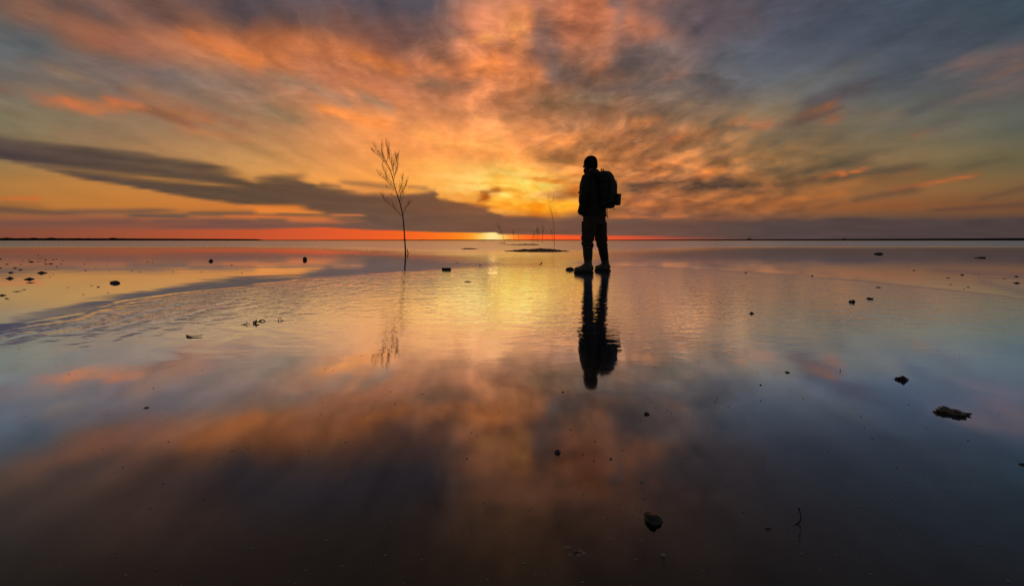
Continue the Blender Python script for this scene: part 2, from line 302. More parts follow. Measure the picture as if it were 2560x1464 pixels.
    # low sheet: rows by elevation
    YL=[372,380,388,396,404,412,419,426,433,440,446,452,458,464,469,474,479,484,489,494,499,504,509,513,517,521,525,529,533,537,541,545,549,553,557,561,565,569,572,575,578,580,582,584,586,588,591,595,601]
    EV=[]; RL=[]; RRt=[]
    for yy in reversed(YL):
        ev=(HY-yy)/FPX; EV.append(ev)
        for A,dst in (((S-1)*AZM,RL),(S*AZM,RRt)):
            px=CX+FPX*np.tan(R(1)*A); py=HY-FPX*ev/np.cos(R(1)*A); dst.append(disp(paint(px[None],py[None])[0]))
    lows=mixs(M('GREATER_THAN',az,0.0),tree(lvec,e,EV,RL),tree(rvec,e,EV,RRt))
    clouds=mixs(ramp(e,.150,.185),lows,high)
    bw=N('ShaderNodeBackground'); bw.inputs[0].default_value=(1,.36,.12,1); put(bw.inputs[1],M('MULTIPLY',lit,M('MULTIPLY',ramp(elv,45,10,.05,.16),ramp(az,34,8,.15,1.0))))
    ad=N('ShaderNodeAddShader'); L.new(clouds,ad.inputs[0]); L.new(bw.outputs[0],ad.inputs[1]); clouds=ad.outputs[0]
    # clear twilight behind the viewer
    sky=N('ShaderNodeTexSky',sky_type='NISHITA',sun_disc=False); sky.sun_elevation=SUN_EL; sky.sun_rotation=SUN_AZ
    sky.air_density=1; sky.dust_density=1; sky.ozone_density=1.5
    bg=N('ShaderNodeBackground'); L.new(sky.outputs[0],bg.inputs[0]); bg.inputs[1].default_value=.15
    out=N('ShaderNodeOutputWorld'); L.new(mixs(ramp(dy,-.40,.30),bg.outputs[0],clouds),out.inputs[0])
    w.cycles.sampling_method='NONE'
FIB,CLM,CLM2=.12,.20,.22
build_world()
# ------------------------------------------------------------------ helpers
HC=0.5
def gp(x,y,z=0.0):            # place on the water (or at height z) seen at photo pixel x,y
    d=(HC-z)*FPX/(y-HY); return Vector(((x-CX)/FPX*d,d,z))
def tag(o,label=None,cat=None,group=None,kind=None):
    if label: o['label']=label
    if cat: o['category']=cat
    if group: o['group']=group
    if kind: o['kind']=kind
    return o
def link(name,me,parent=None,mat=None,loc=None):
    o=bpy.data.objects.new(name,me); COL.objects.link(o)
    if parent is not None: o.parent=parent
    if mat is not None and me is not None:
        me.materials.clear(); me.materials.append(mat)
    if loc is not None: o.location=loc
    return o
def empty(name,loc,rz=0):
    o=bpy.data.objects.new(name,None); COL.objects.link(o); o.location=loc; o.rotation_euler=(0,0,rz); o.empty_display_size=.1; return o
def mesh(name,verts,faces,smooth=True):
    me=bpy.data.meshes.new(name); me.from_pydata([tuple(v) for v in verts],[],faces); me.update()
    if smooth:
        for p in me.polygons: p.use_smooth=True
    return me
class G:
    """node graph helper for one material"""
    def __init__(s,name):
        s.m=bpy.data.materials.new(name); s.m.use_nodes=True; s.nt=s.m.node_tree; s.nt.nodes.clear(); s.L=s.nt.links
        s.out=s.nt.nodes.new('ShaderNodeOutputMaterial')
    def N(s,t,**k):
        n=s.nt.nodes.new(t)
        for a,b in k.items(): setattr(n,a,b)
        return n
    def put(s,sock,v):
        if isinstance(v,bpy.types.NodeSocket): s.L.new(v,sock)
        else: sock.default_value=v
    def M(s,op,a,b=None,c=None,clamp=False):
        n=s.N('ShaderNodeMath',operation=op,use_clamp=clamp); s.put(n.inputs[0],a)
        if b is not None: s.put(n.inputs[1],b)
        if c is not None: s.put(n.inputs[2],c)
        return n.outputs[0]
    def ramp(s,x,a,b,lo=0.0,hi=1.0,smooth=True):
        n=s.N('ShaderNodeMapRange',interpolation_type='SMOOTHSTEP' if smooth else 'LINEAR'); s.put(n.inputs[0],x)
        n.inputs[1].default_value=a; n.inputs[2].default_value=b; n.inputs[3].default_value=lo; n.inputs[4].default_value=hi; return n.outputs[0]
    def comb(s,x,y,z=0.0):
        n=s.N('ShaderNodeCombineXYZ'); s.put(n.inputs[0],x); s.put(n.inputs[1],y); s.put(n.inputs[2],z); return n.outputs[0]
    def noise(s,vec,scale,detail=3,rough=.5,dist=0.0,dim='3D'):
        n=s.N('ShaderNodeTexNoise',noise_dimensions=dim); s.put(n.inputs['Vector'],vec); n.inputs['Scale'].default_value=scale
        n.inputs['Detail'].default_value=detail; n.inputs['Roughness'].default_value=rough; n.inputs['Distortion'].default_value=dist; return n.outputs[0]
    def mixc(s,f,a,b):
        n=s.N('ShaderNodeMix',data_type='RGBA'); s.put(n.inputs[0],f); s.put(n.inputs[6],a); s.put(n.inputs[7],b); return n.outputs[2]
    def bump(s,h,strength=1.0,dist=1.0):
        n=s.N('ShaderNodeBump'); n.inputs['Strength'].default_value=strength; n.inputs['Distance'].default_value=dist; s.put(n.inputs['Height'],h); return n.outputs[0]
def simple(name,c1,c2,scale,rough=.8,bumpd=0.0,spec=.3,detail=4,coat=0.0):
    """mottled procedural material"""
    g=G(name); tc=g.N('ShaderNodeTexCoord').outputs['Object']
    n=g.noise(tc,scale,detail,.6); p=g.N('ShaderNodeBsdfPrincipled')
    g.put(p.inputs['Base Color'],g.mixc(g.ramp(n,.3,.7),(*c1,1),(*c2,1)))
    p.inputs['Roughness'].default_value=rough; p.inputs['Specular IOR Level'].default_value=spec; p.inputs['Coat Weight'].default_value=coat
    if bumpd: g.L.new(g.bump(g.noise(tc,scale*2.3,4,.6),1.0,bumpd),p.inputs['Normal'])
    g.L.new(p.outputs[0],g.out.inputs[0]); return g.m
# ------------------------------------------------------------------ sand bed and water
def plane(name,z,mat,S=9000.0):
    me=mesh(name,[(-S,-S,0),(S,-S,0),(S,S,0),(-S,S,0)],[(0,1,2,3)],False)
    return tag(link(name,me,None,mat,(0,0,z)),kind='structure')
g=G('wet_sand'); pos=g.N('ShaderNodeNewGeometry').outputs['Position']
n1=g.noise(pos,3.0,5,.6); n2=g.noise(pos,60.0,4,.65)
sandc=g.mixc(g.ramp(n1,.3,.7),(.11,.078,.060,1),(.17,.128,.10,1))
vor=g.N('ShaderNodeTexVoronoi',feature='F1'); g.put(vor.inputs['Vector'],pos); vor.inputs['Scale'].default_value=55.0
dark=g.M('MULTIPLY',g.ramp(vor.outputs['Distance'],.10,.22,1.0,0.0),g.ramp(n2,.52,.62))
sandc=g.mixc(g.M('MULTIPLY',dark,.75),sandc,(.018,.015,.014,1))
sandc=g.mixc(g.M('MULTIPLY',g.ramp(n2,.62,.72),.35),sandc,(.16,.13,.11,1))
p=g.N('ShaderNodeBsdfPrincipled'); g.put(p.inputs['Base Color'],sandc); p.inputs['Roughness'].default_value=.9; p.inputs['Specular IOR Level'].default_value=.1
mp=g.N('ShaderNodeMapping'); g.L.new(pos,mp.inputs[0]); mp.inputs['Rotation'].default_value=(0,0,R(18)); mp.inputs['Scale'].default_value=(.35,1.0,1.0)
ribs=g.noise(mp.outputs[0],16.0,3,.5,.8)
g.L.new(g.bump(g.M('ADD',g.M('MULTIPLY',g.noise(pos,14.0,5,.6),.5),ribs),1.0,.014),p.inputs['Normal']); g.L.new(p.outputs[0],g.out.inputs[0])
plane('ground',-0.016,g.m)

g=G('shallow_water'); pos=g.N('ShaderNodeNewGeometry').outputs['Position']
sp=g.N('ShaderNodeSeparateXYZ'); g.L.new(pos,sp.inputs[0]); px,py,_=sp.outputs
def gn(sx,sy,scale,detail=2,rough=.5,dist=0.0):
    return g.noise(g.comb(g.M('MULTIPLY',px,sx),g.M('MULTIPLY',py,sy)),scale,detail,rough,dist)
low=gn(1,1,.55,2)
# rings sent out by the walker: one spreading front, ripples inside it
cx0,cy0=1.6,4.2
ddx=g.M('SUBTRACT',px,cx0); ddy=g.M('SUBTRACT',py,cy0)
rho=g.M('SQRT',g.M('ADD',g.M('POWER',g.M('MULTIPLY',ddx,g.ramp(ddx,-.6,.8,1.0,1.68)),2.0),g.M('POWER',ddy,2.0)))
rho=g.M('ADD',rho,g.M('MULTIPLY',g.M('SUBTRACT',low,.5),.9))
inside=g.M('MULTIPLY',g.ramp(rho,4.75,4.42),g.ramp(g.M('ADD',py,g.M('MULTIPLY',low,1.6)),1.9,3.8))
near=g.ramp(g.M('ADD',py,g.M('MULTIPLY',g.M('SUBTRACT',low,.5),1.6)),1.4,3.0)
ang=g.M('ARCTAN2',ddy,ddx)
leftside=g.ramp(ddx,.6,-2.2,.2,1.0)
ripw=gn(1,1,2.6,2)
ring=g.M('SINE',g.M('ADD',g.M('MULTIPLY',rho,31.0),g.M('MULTIPLY',ripw,13.0)))
rim=g.M('MULTIPLY',g.M('MULTIPLY',g.ramp(rho,4.8,4.55),g.ramp(rho,2.2,4.4)),g.ramp(gn(.6,1,1.1,2),.36,.60))
ringh=g.M('MULTIPLY',g.M('MULTIPLY',ring,rim),g.M('MULTIPLY',g.M('MULTIPLY',leftside,near),.0013))
front=g.M('MULTIPLY',g.M('EXPONENT',g.M('MULTIPLY',g.M('POWER',g.M('DIVIDE',g.M('SUBTRACT',rho,4.62),.07),2.0),-1.0)),g.ramp(py,1.5,4.0,.0001,.0011))
# small wavelets with crests across the view
wav=gn(.5,1.0,9.0,3,.5,.4)
wavh=g.M('MULTIPLY',g.M('MULTIPLY',wav,inside),g.M('MULTIPLY',near,.0036))
fine=gn(.45,1.0,26.0,2,.5,.2)
fineh=g.M('MULTIPLY',g.M('MULTIPLY',fine,inside),g.M('MULTIPLY',near,.0013))
# slow swells in the still foreground
swell=g.M('MULTIPLY',gn(.6,1.0,1.9,2),.0016)
# open water beyond
fz=g.M('ADD',py,g.M('MULTIPLY',g.M('SUBTRACT',gn(.5,1,.22,3),.5),16.0))
fz=g.M('ADD',fz,g.ramp(g.M('ABSOLUTE',g.M('DIVIDE',px,g.M('MAXIMUM',py,1.0))),.05,.65,11.0,-8.0))
far=g.ramp(fz,13.0,40.0)
farh=g.M('MULTIPLY',g.M('MULTIPLY',gn(.35,1.0,5.0,3,.6,.2),far),.020)
calm=g.M('MULTIPLY',gn(.4,1.0,6.0,2),g.M('MULTIPLY',g.ramp(py,5,14),.0007))
# small rings around the two boots
def bootring(bx,by):
    d=g.M('SQRT',g.M('ADD',g.M('POWER',g.M('SUBTRACT',px,bx),2.0),g.M('POWER',g.M('SUBTRACT',py,by),2.0)))
    return g.M('MULTIPLY',g.M('SINE',g.M('MULTIPLY',d,48.0)),g.M('MULTIPLY',g.M('EXPONENT',g.M('MULTIPLY',d,-3.2)),.0011))
h=g.M('ADD',ringh,g.M('ADD',bootring(1.14,6.98),bootring(1.56,7.28)))
for t in (front,wavh,fineh,swell,farh,calm): h=g.M('ADD',h,t)
nrm=g.bump(h,1.0,1.0)
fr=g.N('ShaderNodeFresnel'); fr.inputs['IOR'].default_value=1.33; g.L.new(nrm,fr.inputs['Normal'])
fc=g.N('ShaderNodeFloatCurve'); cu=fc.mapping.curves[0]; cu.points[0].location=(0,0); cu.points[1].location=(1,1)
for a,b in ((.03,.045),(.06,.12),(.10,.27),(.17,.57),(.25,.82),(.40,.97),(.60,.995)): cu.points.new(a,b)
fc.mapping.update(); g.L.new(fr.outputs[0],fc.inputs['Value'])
gl=g.N('ShaderNodeBsdfGlossy',distribution='MULTI_GGX'); g.put(gl.inputs['Color'],g.mixc(g.ramp(fr.outputs[0],.66,.88),g.mixc(g.ramp(fr.outputs[0],.10,.30),(.88,.97,1.02,1),(.95,1.24,1.85,1)),(.98,.98,.92,1)))  # gloss colour lifts and blues the reflected sky beyond its real strength
rgh=g.M('ADD',g.ramp(fz,14,40,.0,.31),g.ramp(py,.8,3.5,.050,.015))
g.L.new(rgh,gl.inputs['Roughness']); g.L.new(nrm,gl.inputs['Normal'])
tr=g.N('ShaderNodeBsdfTransparent'); tr.inputs[0].default_value=(.93,.95,.95,1)
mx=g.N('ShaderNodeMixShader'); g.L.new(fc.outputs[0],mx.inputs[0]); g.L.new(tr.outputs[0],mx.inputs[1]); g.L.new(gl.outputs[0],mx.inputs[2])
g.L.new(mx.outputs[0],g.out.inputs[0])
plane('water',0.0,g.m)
# ------------------------------------------------------------------ far shore
M_SHORE=simple('far_shore_scrub',(.012,.010,.010),(.020,.017,.015),.02,.95)
def shore():
    D=2600.0; V=[]; F=[]; n=900; rnd=random.Random(5)
    for i in range(n+1):
        a=R(-75+150*i/n); x=CX+FPX*math.tan(max(-1.2,min(1.2,a)))
        hpx=np.interp(x,[-400,0,300,640,646,700,1200,1500,1700,2000,2560,3200],[6.5,6.0,5.4,3.6,1.6,1.5,1.9,1.7,2.4,3.4,6.0,7.0])
        if x<330: hpx+=max(0,mnoise.noise(Vector((x*.045,0,3)))*4.2)+max(0,mnoise.noise(Vector((x*.16,4,3)))*1.0)
        elif x<1400 and x>1000: hpx+=max(0,mnoise.noise(Vector((x*.05,7,3)))*1.6)
        hgt=hpx/FPX*D+.5; dx,dy=math.tan(a)*D,D
        V+=[(dx,dy,-3),(dx,dy,hgt*.8),(dx*1.02,dy*1.02+12,hgt),(dx*1.06,dy*1.06+60,hgt*.7),(dx*1.06,dy*1.06+70,-3)]
        if i:
            b=5*i
            for k in range(4): F.append((b-5+k,b+k,b+k+1,b-4+k))
    tag(link('far_shore',mesh('far_shore',V,F),None,M_SHORE),kind='structure')
shore()
# ------------------------------------------------------------------ stones, weed, twigs
M_STONE=simple('wet_dark_stone',(.020,.017,.015),(.052,.042,.034),40,.45,.0015,.45)
M_STONE2=simple('sandy_stone',(.05,.038,.030),(.11,.085,.065),60,.6,.0012,.35)
M_WEED=simple('wet_bladder_weed',(.009,.007,.006),(.026,.017,.013),55,.35,.002,.5)
M_TWIG=simple('sodden_twig_bark',(.030,.022,.017),(.060,.045,.035),70,.7,.001,.3)
M_SHELL=simple('shell_pale',(.28,.24,.22),(.42,.37,.33),80,.5,0,.4)
M_SANDLUMP=simple('sand_crumb',(.26,.20,.16),(.40,.32,.26),90,.8,.001,.25)
def ico(sub):
    bm=bmesh.new(); bmesh.ops.create_icosphere(bm,subdivisions=sub,radius=1); V=[v.co.copy() for v in bm.verts]; F=[tuple(v.index for v in f.verts) for f in bm.faces]; bm.free(); return V,F
ICO={k:ico(k) for k in (1,2,3)}
def rock_mesh(name,sx,sy,sz,seed,sub=2,rough=.28,peak=0.0,flat=0.0):
    V,F=ICO[sub]; o=Vector((seed*3.7,seed*1.3,seed*.9)); out=[]
    for v in V:
        n=mnoise.noise(v*1.3+o)*rough*1.3+mnoise.noise(v*3.1+o)*rough*.5+(mnoise.noise(v*7+o)*rough*.25 if sub>2 else 0)
        w=v*(1+n); z=w.z
        if peak and z>0: z=z*(1-peak)+peak*max(0,1.25-2.0*math.hypot(w.x,w.y))*1.0*(z>0)
        if flat: z=max(-1,min(z,1-flat))
        out.append((w.x*sx,w.y*sy,z*sz))
    return mesh(name,out,F,sub>2)
def stone(x,y,w,h,seed,label,group=None,name='stone',cat='stone',mat=None,peak=.35,flat=0.0,sub=2,rz=None,depth=.75,rough=.26):
    """x,y: waterline in the photo; w: width; h: height above the water, all in photo pixels"""
    p=gp(x,y); k=p.y/FPX; W=w*k/2*1.12; H=max(h*k*1.25,.004)
    me=rock_mesh(name,W/1.05,W*depth,H/1.0,seed,sub,rough,peak,flat)
    zmax=max(v.co.z for v in me.vertices); zmin=min(v.co.z for v in me.vertices); xs=max(abs(v.co.x) for v in me.vertices)
    f=H/max(zmax,1e-6)
    lo=-max(.018,.0)      # foot rests in the sand bed
    for v in me.vertices:
        z=v.co.z*f if v.co.z>0 else v.co.z/abs(zmin)*abs(lo)
        v.co=(v.co.x*W/xs,v.co.y,z)
    o=link(name,me,None,mat or M_STONE,p); o.rotation_euler=(0,0,(rz if rz is not None else 0))
    return tag(o,label,cat,group)
# the scatter of stones far left: (x,y,width,height with its mirror image) in 3.978x crop pixels from (0,560)
LEFT=[(5,348,20,12),(380,306,16,6),(428,331,10,4),(400,340,22,5),(375,341,12,3),(290,356,20,4),(452,355,26,9),(530,352,22,8),(565,348,12,4),(227,363,16,4),(625,365,16,5),(380,374,20,6),(446,378,20,5),(680,372,8,3),(68,400,38,9),(207,401,22,6),(455,398,26,9),(608,398,20,8),(150,437,34,12),(5,438,24,11),(565,426,20,6),(200,442,10,5),(202,456,38,11),(452,458,8,3),(528,501,18,4),(497,522,20,5),(25,546,18,4),(240,652,36,8),(62,736,34,6),(70,747,40,4)]
LEFT2=[(840,398,22,5),(952,435,10,4),(978,353,10,4),(1066,320,6,3),(1077,352,8,3),(1065,401,8,3),(875,343,10,3),(1092,476,10,4),(1310,464,18,6),(1380,477,10,3),(1400,477,8,3),(910,612,28,5),(828,700,26,6),(1518,387,12,3),(1518,351,10,3),(1720,473,24,5),(2003,478,16,6),(2405,486,20,3),(1845,356,8,4),(1884,364,10,3),(1967,592,10,5),(675,631,20,3),(1075,685,24,4)]
RIGHT=[(1080,539,12,5),(1915,642,22,6),(1975,647,18,8),(1612,770,32,8),(2125,744,16,6),(2300,693,44,8),(1583,686,46,12),(1785,827,24,3)]
NAMED=[ # crop coordinates in the same crop, own labels
(312,377,50,14,'broad low stone at the back of the left scatter'),
(502,396,42,13,'rounded dark stone at the right rim of the left scatter'),
(105,484,42,20,'pointed dark stone, topmost of two close to the left edge'),
(98,542,62,32,'pointed dark stone, lower of two close to the left edge'),
(413,487,80,30,'large diamond-shaped stone at the right end of the left scatter'),
(293,549,80,32,'large wedge-shaped stone with a flat one in front of it'),
(300,583,70,12,'flat stone just in front of the large wedge-shaped stone'),
(168,671,70,10,'long flat strip of stone below the left scatter'),
(20,710,60,22,'dark stone cut by the left edge of the view'),
(1467,379,20,7,'small stone alone right of the left scatter, far out'),
(848,460,18,10,'small upright stone alone right of the left scatter'),
(976,626,30,12,'small stone left of the long tilted slab'),
(2303,406,30,6,'flat stone right of the round rock in the orange reflection'),
]
sd=1
ANCH=[(312,377,'the broad low stone'),(502,396,'the rounded stone at the scatter rim'),(105,484,'the upper pointed stone'),(98,542,'the lower pointed stone'),(413,487,'the large diamond stone'),(293,549,'the large wedge stone'),(168,671,'the long flat strip'),(20,710,'the edge stone'),
 (1467,379,'the lone far stone'),(848,460,'the small upright stone'),(976,628,'the small stone by the slab'),(1140,588,'the long tilted slab'),(2098,365,'the round dark rock'),(2303,406,'the flat stone past the round rock')]
ANCHR=[(1147,590,'the leftmost far right stone'),(1760,648,'the rounded far right stone'),(1838,804,'the nearest far right stone'),(2452,669,'the farther right-edge stone'),(2450,752,'the nearer right-edge stone'),(697,371,'the low far rock')]
ORD=['','second ','third ','fourth ','fifth ','sixth ','seventh ','eighth ','ninth ','tenth ']
def relabel(items,anch,where):
    """each small stone is told by the larger one nearest to it"""
    info=[]
    for (cx,cy,w,h) in items:
        ax,ay,an=min(anch,key=lambda a:math.hypot(a[0]-cx,(a[1]-cy)*3.5)); dx,dy=cx-ax,cy-ay
        side=('left of' if dx<0 else 'right of') if abs(dx)>2.2*abs(dy) else ('beyond' if dy<0 else 'in front of')
        info.append((an,side,math.hypot(dx,dy*3.5)))
    labs=[]
    for k,(an,side,d) in enumerate(info):
        r=sorted(j for j in range(len(info)) if info[j][:2]==(an,side)); r=sorted(r,key=lambda j:info[j][2]); n=r.index(k)
        size='tiny' if items[k][2]<14 else 'small'
        labs.append('%s dark stone, %snearest %s %s%s'%(size,ORD[n],side,an,where))
    return labs
for items,anch,grp,ox,k_ in ((LEFT,ANCH,'stones scattered at the far left',0,3.978),(LEFT2,ANCH,'pebbles left of the bare pole',0,3.978),(RIGHT,ANCHR,'pebbles at the far right',2060,5.092)):
    for (cx,cy,w,h),lab in zip(items,relabel(items,anch,'')):
        sd+=1; stone(ox+cx/k_,560+cy/k_,w/k_,max(h/k_*.55,.7),sd,lab,grp)
for (cx,cy,w,h,lab) in NAMED:
    sd+=1; stone(cx/3.978,560+cy/3.978,w/3.978,h/3.978*.52,sd,lab,sub=3,peak=.4)
stone(1140/3.978,560+588/3.978,125/3.978,5.2,77,'long tilted dark slab on calm water, left of the ripples',name='slab',cat='stone',sub=3,peak=.1,flat=.2,rz=R(-14),depth=.3)
stone(527,653,10.6,4.6,78,'round dark rock in the orange reflection left of the bare pole',sub=3,peak=0,name='rock',cat='rock')
stone(762,650,10,6.5,79,'upright round stone in the orange reflection nearest the bare pole',sub=3,peak=0)
stone(680,656,2,1,80,'speck of stone between the two round rocks left of the pole')
for (cx,cy,w,h,lab) in [(1147,590,26,14,'small dark stone, leftmost in the orange reflection at far right'),(1760,648,42,18,'rounded dark stone in the middle of the far right scatter'),
  (1838,804,40,12,'flat dark stone nearest the viewer in the far right scatter'),(2452,669,46,18,'dark stone by the right edge, the farther of two'),(2450,752,62,26,'dark stone with a tail by the right edge, the nearer of two'),
  (697,807,58,16,'flat dark stone on the edge of the right-hand ripple front')]:
    sd+=1; stone(2060+cx/5.092,560+cy/5.092,w/5.092,h/5.092*.52,sd,lab,sub=3)
stone(2197,635,20,3.6,90,'low dark rock far out on the grey water at right',sub=3,peak=0,name='rock',cat='rock')
stone(1116.5,675,23,4.6,91,'flat-topped dark block right of the bare pole',sub=3,peak=0,flat=.45,depth=.5,name='block',cat='stone')
for (x,y,w,h,lab) in [(1200,663,6,1.3,'small stone behind and right of the flat-topped block'),(1143,656,5,1,'tiny stone straight behind the flat-topped block'),(1350,661,7,1.4,'small flat stone left of the man, nearest the ripple front'),(1169,704,17,1.7,'thin flat stone in the ripples below the flat-topped block'),
  (1864.6,682,6,1.4,'small flat stone right of the man behind the ripple front'),(2030.7,689.5,5,2.2,'small stone on the ripple front, midway to the right edge'),(1879.5,784,12,4.2,'small dark stone in the ripples right of the man'),
  (1968,931,12,3.4,'small ragged stone in the blue water right of centre'),(1902,962,5,1.6,'speck of stone below the ragged stone in blue water'),(1407.6,980,4,1.6,'tiny stone below the reflection of the head')]:
    sd+=1; stone(x,y,w,h,sd,lab,sub=2)
stone(1424.5,675,20.5,6.2,95,'smooth rounded stone at the tip of the left boot',sub=3,peak=0,depth=.6)
stone(1633,1300,42,14.5,96,'large dark stone with a sand tail in the near foreground',sub=3,peak=0,depth=.8,rough=.5,flat=.15)
stone(1393,1131,15,7,97,'small brown pebble with sunlit top in the foreground',sub=3,peak=0,mat=M_STONE2)
stone(1616.5,1035,13,4,98,'small pale-edged pebble in the foreground right of centre',sub=3,peak=0,mat=M_STONE2)
stone(2556,1161,13,4,99,'pebble cut by the right edge of the view',sub=2,mat=M_STONE2)
stone(1358-4,658,3,3,100,'upright chip of stone left of the man',sub=2,peak=0)

def tube(V,F,pts,rads,seg=5,cap=True):
    n0=len(V); ring=[]
    for i,p in enumerate(pts):
        p=Vector(p); a=Vector(pts[max(0,i-1)]); b=Vector(pts[min(len(pts)-1,i+1)]); t=(b-a)
        t=t.normalized() if t.length>1e-9 else Vector((0,0,1))
        s=t.orthogonal().normalized() if i==0 else (ring_s-t*ring_s.dot(t)).normalized()
        ring_s=s; q=t.cross(s)
        for k in range(seg):
            an=2*math.pi*k/seg; V.append(p+(s*math.cos(an)+q*math.sin(an))*rads[i])
    for i in range(len(pts)-1):
        for k in range(seg):
            a=n0+i*seg+k; b=n0+i*seg+(k+1)%seg; F.append((a,b,b+seg,a+seg))
    if cap:
        F.append(tuple(n0+k for k in reversed(range(seg)))); e=n0+(len(pts)-1)*seg; F.append(tuple(e+k for k in range(seg)))
def smooth_path(pts,n=4):
    out=[]; P=[Vector(p) for p in pts]
    for i in range(len(P)-1):
        p0=P[max(0,i-1)];p1=P[i];p2=P[i+1];p3=P[min(len(P)-1,i+2)]
        for k in range(n):
            t=k/n; out.append(.5*((2*p1)+(p2-p0)*t+(2*p0-5*p1+4*p2-p3)*t*t+(3*p1-p0-3*p2+p3)*t**3))
    out.append(P[-1]); return out
# sand tail behind the big foreground stone
def ridge(name,pix,hw,hh,mat,parent_o):
    V=[];F=[]
    P=[gp(*q)-parent_o.location for q in pix]; P=smooth_path(P,5); n=len(P)
    for i,p in enumerate(P):
        t=i/(n-1); t2=(P[min(n-1,i+1)]-P[max(0,i-1)]).normalized(); s=Vector((-t2.y,t2.x,0)); w=hw*(1-t*.9); hgt=hh*(1-t*.92)
        V+=[p-s*w+Vector((0,0,-.016)),p-s*w*.5+Vector((0,0,hgt*.6)),p+Vector((0,0,hgt)),p+s*w*.5+Vector((0,0,hgt*.5)),p+s*w+Vector((0,0,-.016))]
        if i:
            b=5*i
            for k in range(4): F.append((b-5+k,b-4+k,b+k+1,b+k))
    o=link(name,mesh(name,V,F),parent_o,mat); return o
big=[o for o in bpy.data.objects if o.get('label','').startswith('large dark stone with a sand tail')][0]
ridge('sand_tail',[(1622,1297),(1604,1287),(1584,1277),(1556,1266)],.010,-.0022,M_SANDLUMP,big)
# clumps of weed
def weed(x,y,wpx,hpx,seed,label,n=6):
    p=gp(x,y); k=p.y/FPX; root=empty('seaweed_clump',p); rnd=random.Random(seed); W=wpx*k
    for i in range(n):
        t=(i+.5)/n-.5; sx=W*rnd.uniform(.16,.26)*(1.5-abs(t)*1.6); sz=hpx*k*rnd.uniform(.3,1.0)*(1.4-abs(t)*1.8)
        me=rock_mesh('frond',sx,sx*.8,max(sz,.003),seed+i*1.7,3,.75,.2)
        o=link('frond',me,root,M_WEED,(t*W*.72,rnd.uniform(-.35,.35)*W*.35,0)); o.rotation_euler=(rnd.uniform(-.25,.25),rnd.uniform(-.3,.3),rnd.uniform(0,6))
    for i in range(3):
        V=[];F=[]; a=rnd.choice((-1,1))*rnd.uniform(.3,.5)*W
        pts=smooth_path([(a*.4,rnd.uniform(-.1,.1)*W,.003),(a*.8,rnd.uniform(-.2,.2)*W,.004),(a*1.2,rnd.uniform(-.25,.25)*W,.001)],4)
        tube(V,F,pts,[W*.022*(1-.7*j/(len(pts)-1)) for j in range(len(pts))],5); link('stem',mesh('stem',V,F),root,M_WEED)
    return tag(root,label,'seaweed')
weed(2376,1034,74,8,11,'large ragged clump of dark seaweed in the right foreground',9)
weed(2255,949,32,10,12,'small dark clump of seaweed behind the large ragged one',5)
weed(2131,755,19,8,13,'pointed tuft of seaweed in the ripples at right, left of a flat one',4)
weed(2176,747,18,4,14,'low flat tuft of seaweed just right of the pointed tuft',4)
# drift log far right
def log(x0,x1,y,rpx,label):
    a=gp(x0,y);b=gp(x1,y); c=(a+b)/2; k=c.y/FPX; V=[];F=[]; rnd=random.Random(3)
    root=empty('driftwood',c); n=8; pts=[(a-c).lerp(b-c,i/n)+Vector((0,rnd.uniform(-.3,.3)*.05,rpx*k*(.1+.5*(i/n)))) for i in range(n+1)]
    tube(V,F,pts,[rpx*k*(.55+.5*i/n) for i in range(n+1)],8); link('trunk',mesh('trunk',V,F),root,M_TWIG)
    V=[];F=[]; q=Vector(pts[6]); tube(V,F,[q,q+Vector((-.05,0,rpx*k*1.3)),q+Vector((-.14,.02,rpx*k*1.5))],[rpx*k*.3,rpx*k*.22,rpx*k*.1],6); link('branch_stub',mesh('branch_stub',V,F),root,M_TWIG)
    tag(root,label,'driftwood')
log(2436,2463,644.5,1.6,'flat length of driftwood far out at the right edge')
# twigs sticking up in the left middle
def twig(name,base_px,rel,r,label,cat='twig',mat=None,extra=()):
    p=gp(*base_px); k=p.y/FPX; root=empty(name,p); V=[];F=[]
    pts=smooth_path([Vector((a*k,0.15*b*k,b*k)) for a,b in rel],4); tube(V,F,pts,[r*k*(1-.5*i/(len(pts)-1)) for i in range(len(pts))],6); link('stem',mesh('stem',V,F),root,mat or M_TWIG)
    for e in extra:
        V=[];F=[]; pts=smooth_path([Vector((a*k,.1*a*k,b*k)) for a,b in e],3); tube(V,F,pts,[r*k*.7*(1-.5*i/(len(pts)-1)) for i in range(len(pts))],5); link('side_shoot',mesh('side_shoot',V,F),root,mat or M_TWIG)
    return tag(root,label,cat)
twig('twig',(616,811),[(-14,-1),(-4,1),(0,3),(1,7)],1.3,'thin upright twig, leftmost of four by the ripples',extra=([(0,1.5),(6,2.5),(9,0)],))
twig('twig',(640,808),[(-5,-1),(-1,3),(0,9)],2.6,'stout forked twig, second of four by the ripples',extra=([(-1,2),(5,4),(8,3)],[(0,3),(-6,5),(-7,0)]))
twig('twig',(656,803),[(-8,1),(0,3.4),(7,.2)],2.2,'low arched twig, third of four by the ripples')
twig('twig',(699,801),[(-2,-1),(-3.5,3),(0,6),(4,4),(3,0),(10,1.5)],1.0,'thin looped twig, rightmost of four by the ripples')
twig('twig',(2100.7,927),[(0,-1),(.6,3),(-.4,7)],.9,'tiny upright stick in the grey water at right')
twig('twig',(2000,1310),[(-22,-4),(-6,1.5),(2,9),(4,22),(0,36)],2.0,'thin curved twig lying in the right foreground',extra=([(0,36),(-5,44)],))
twig('twig',(1921,1322),[(-7,1.5),(0,2.5),(7,.5)],1.6,'short twig left of the curved twig in the foreground')
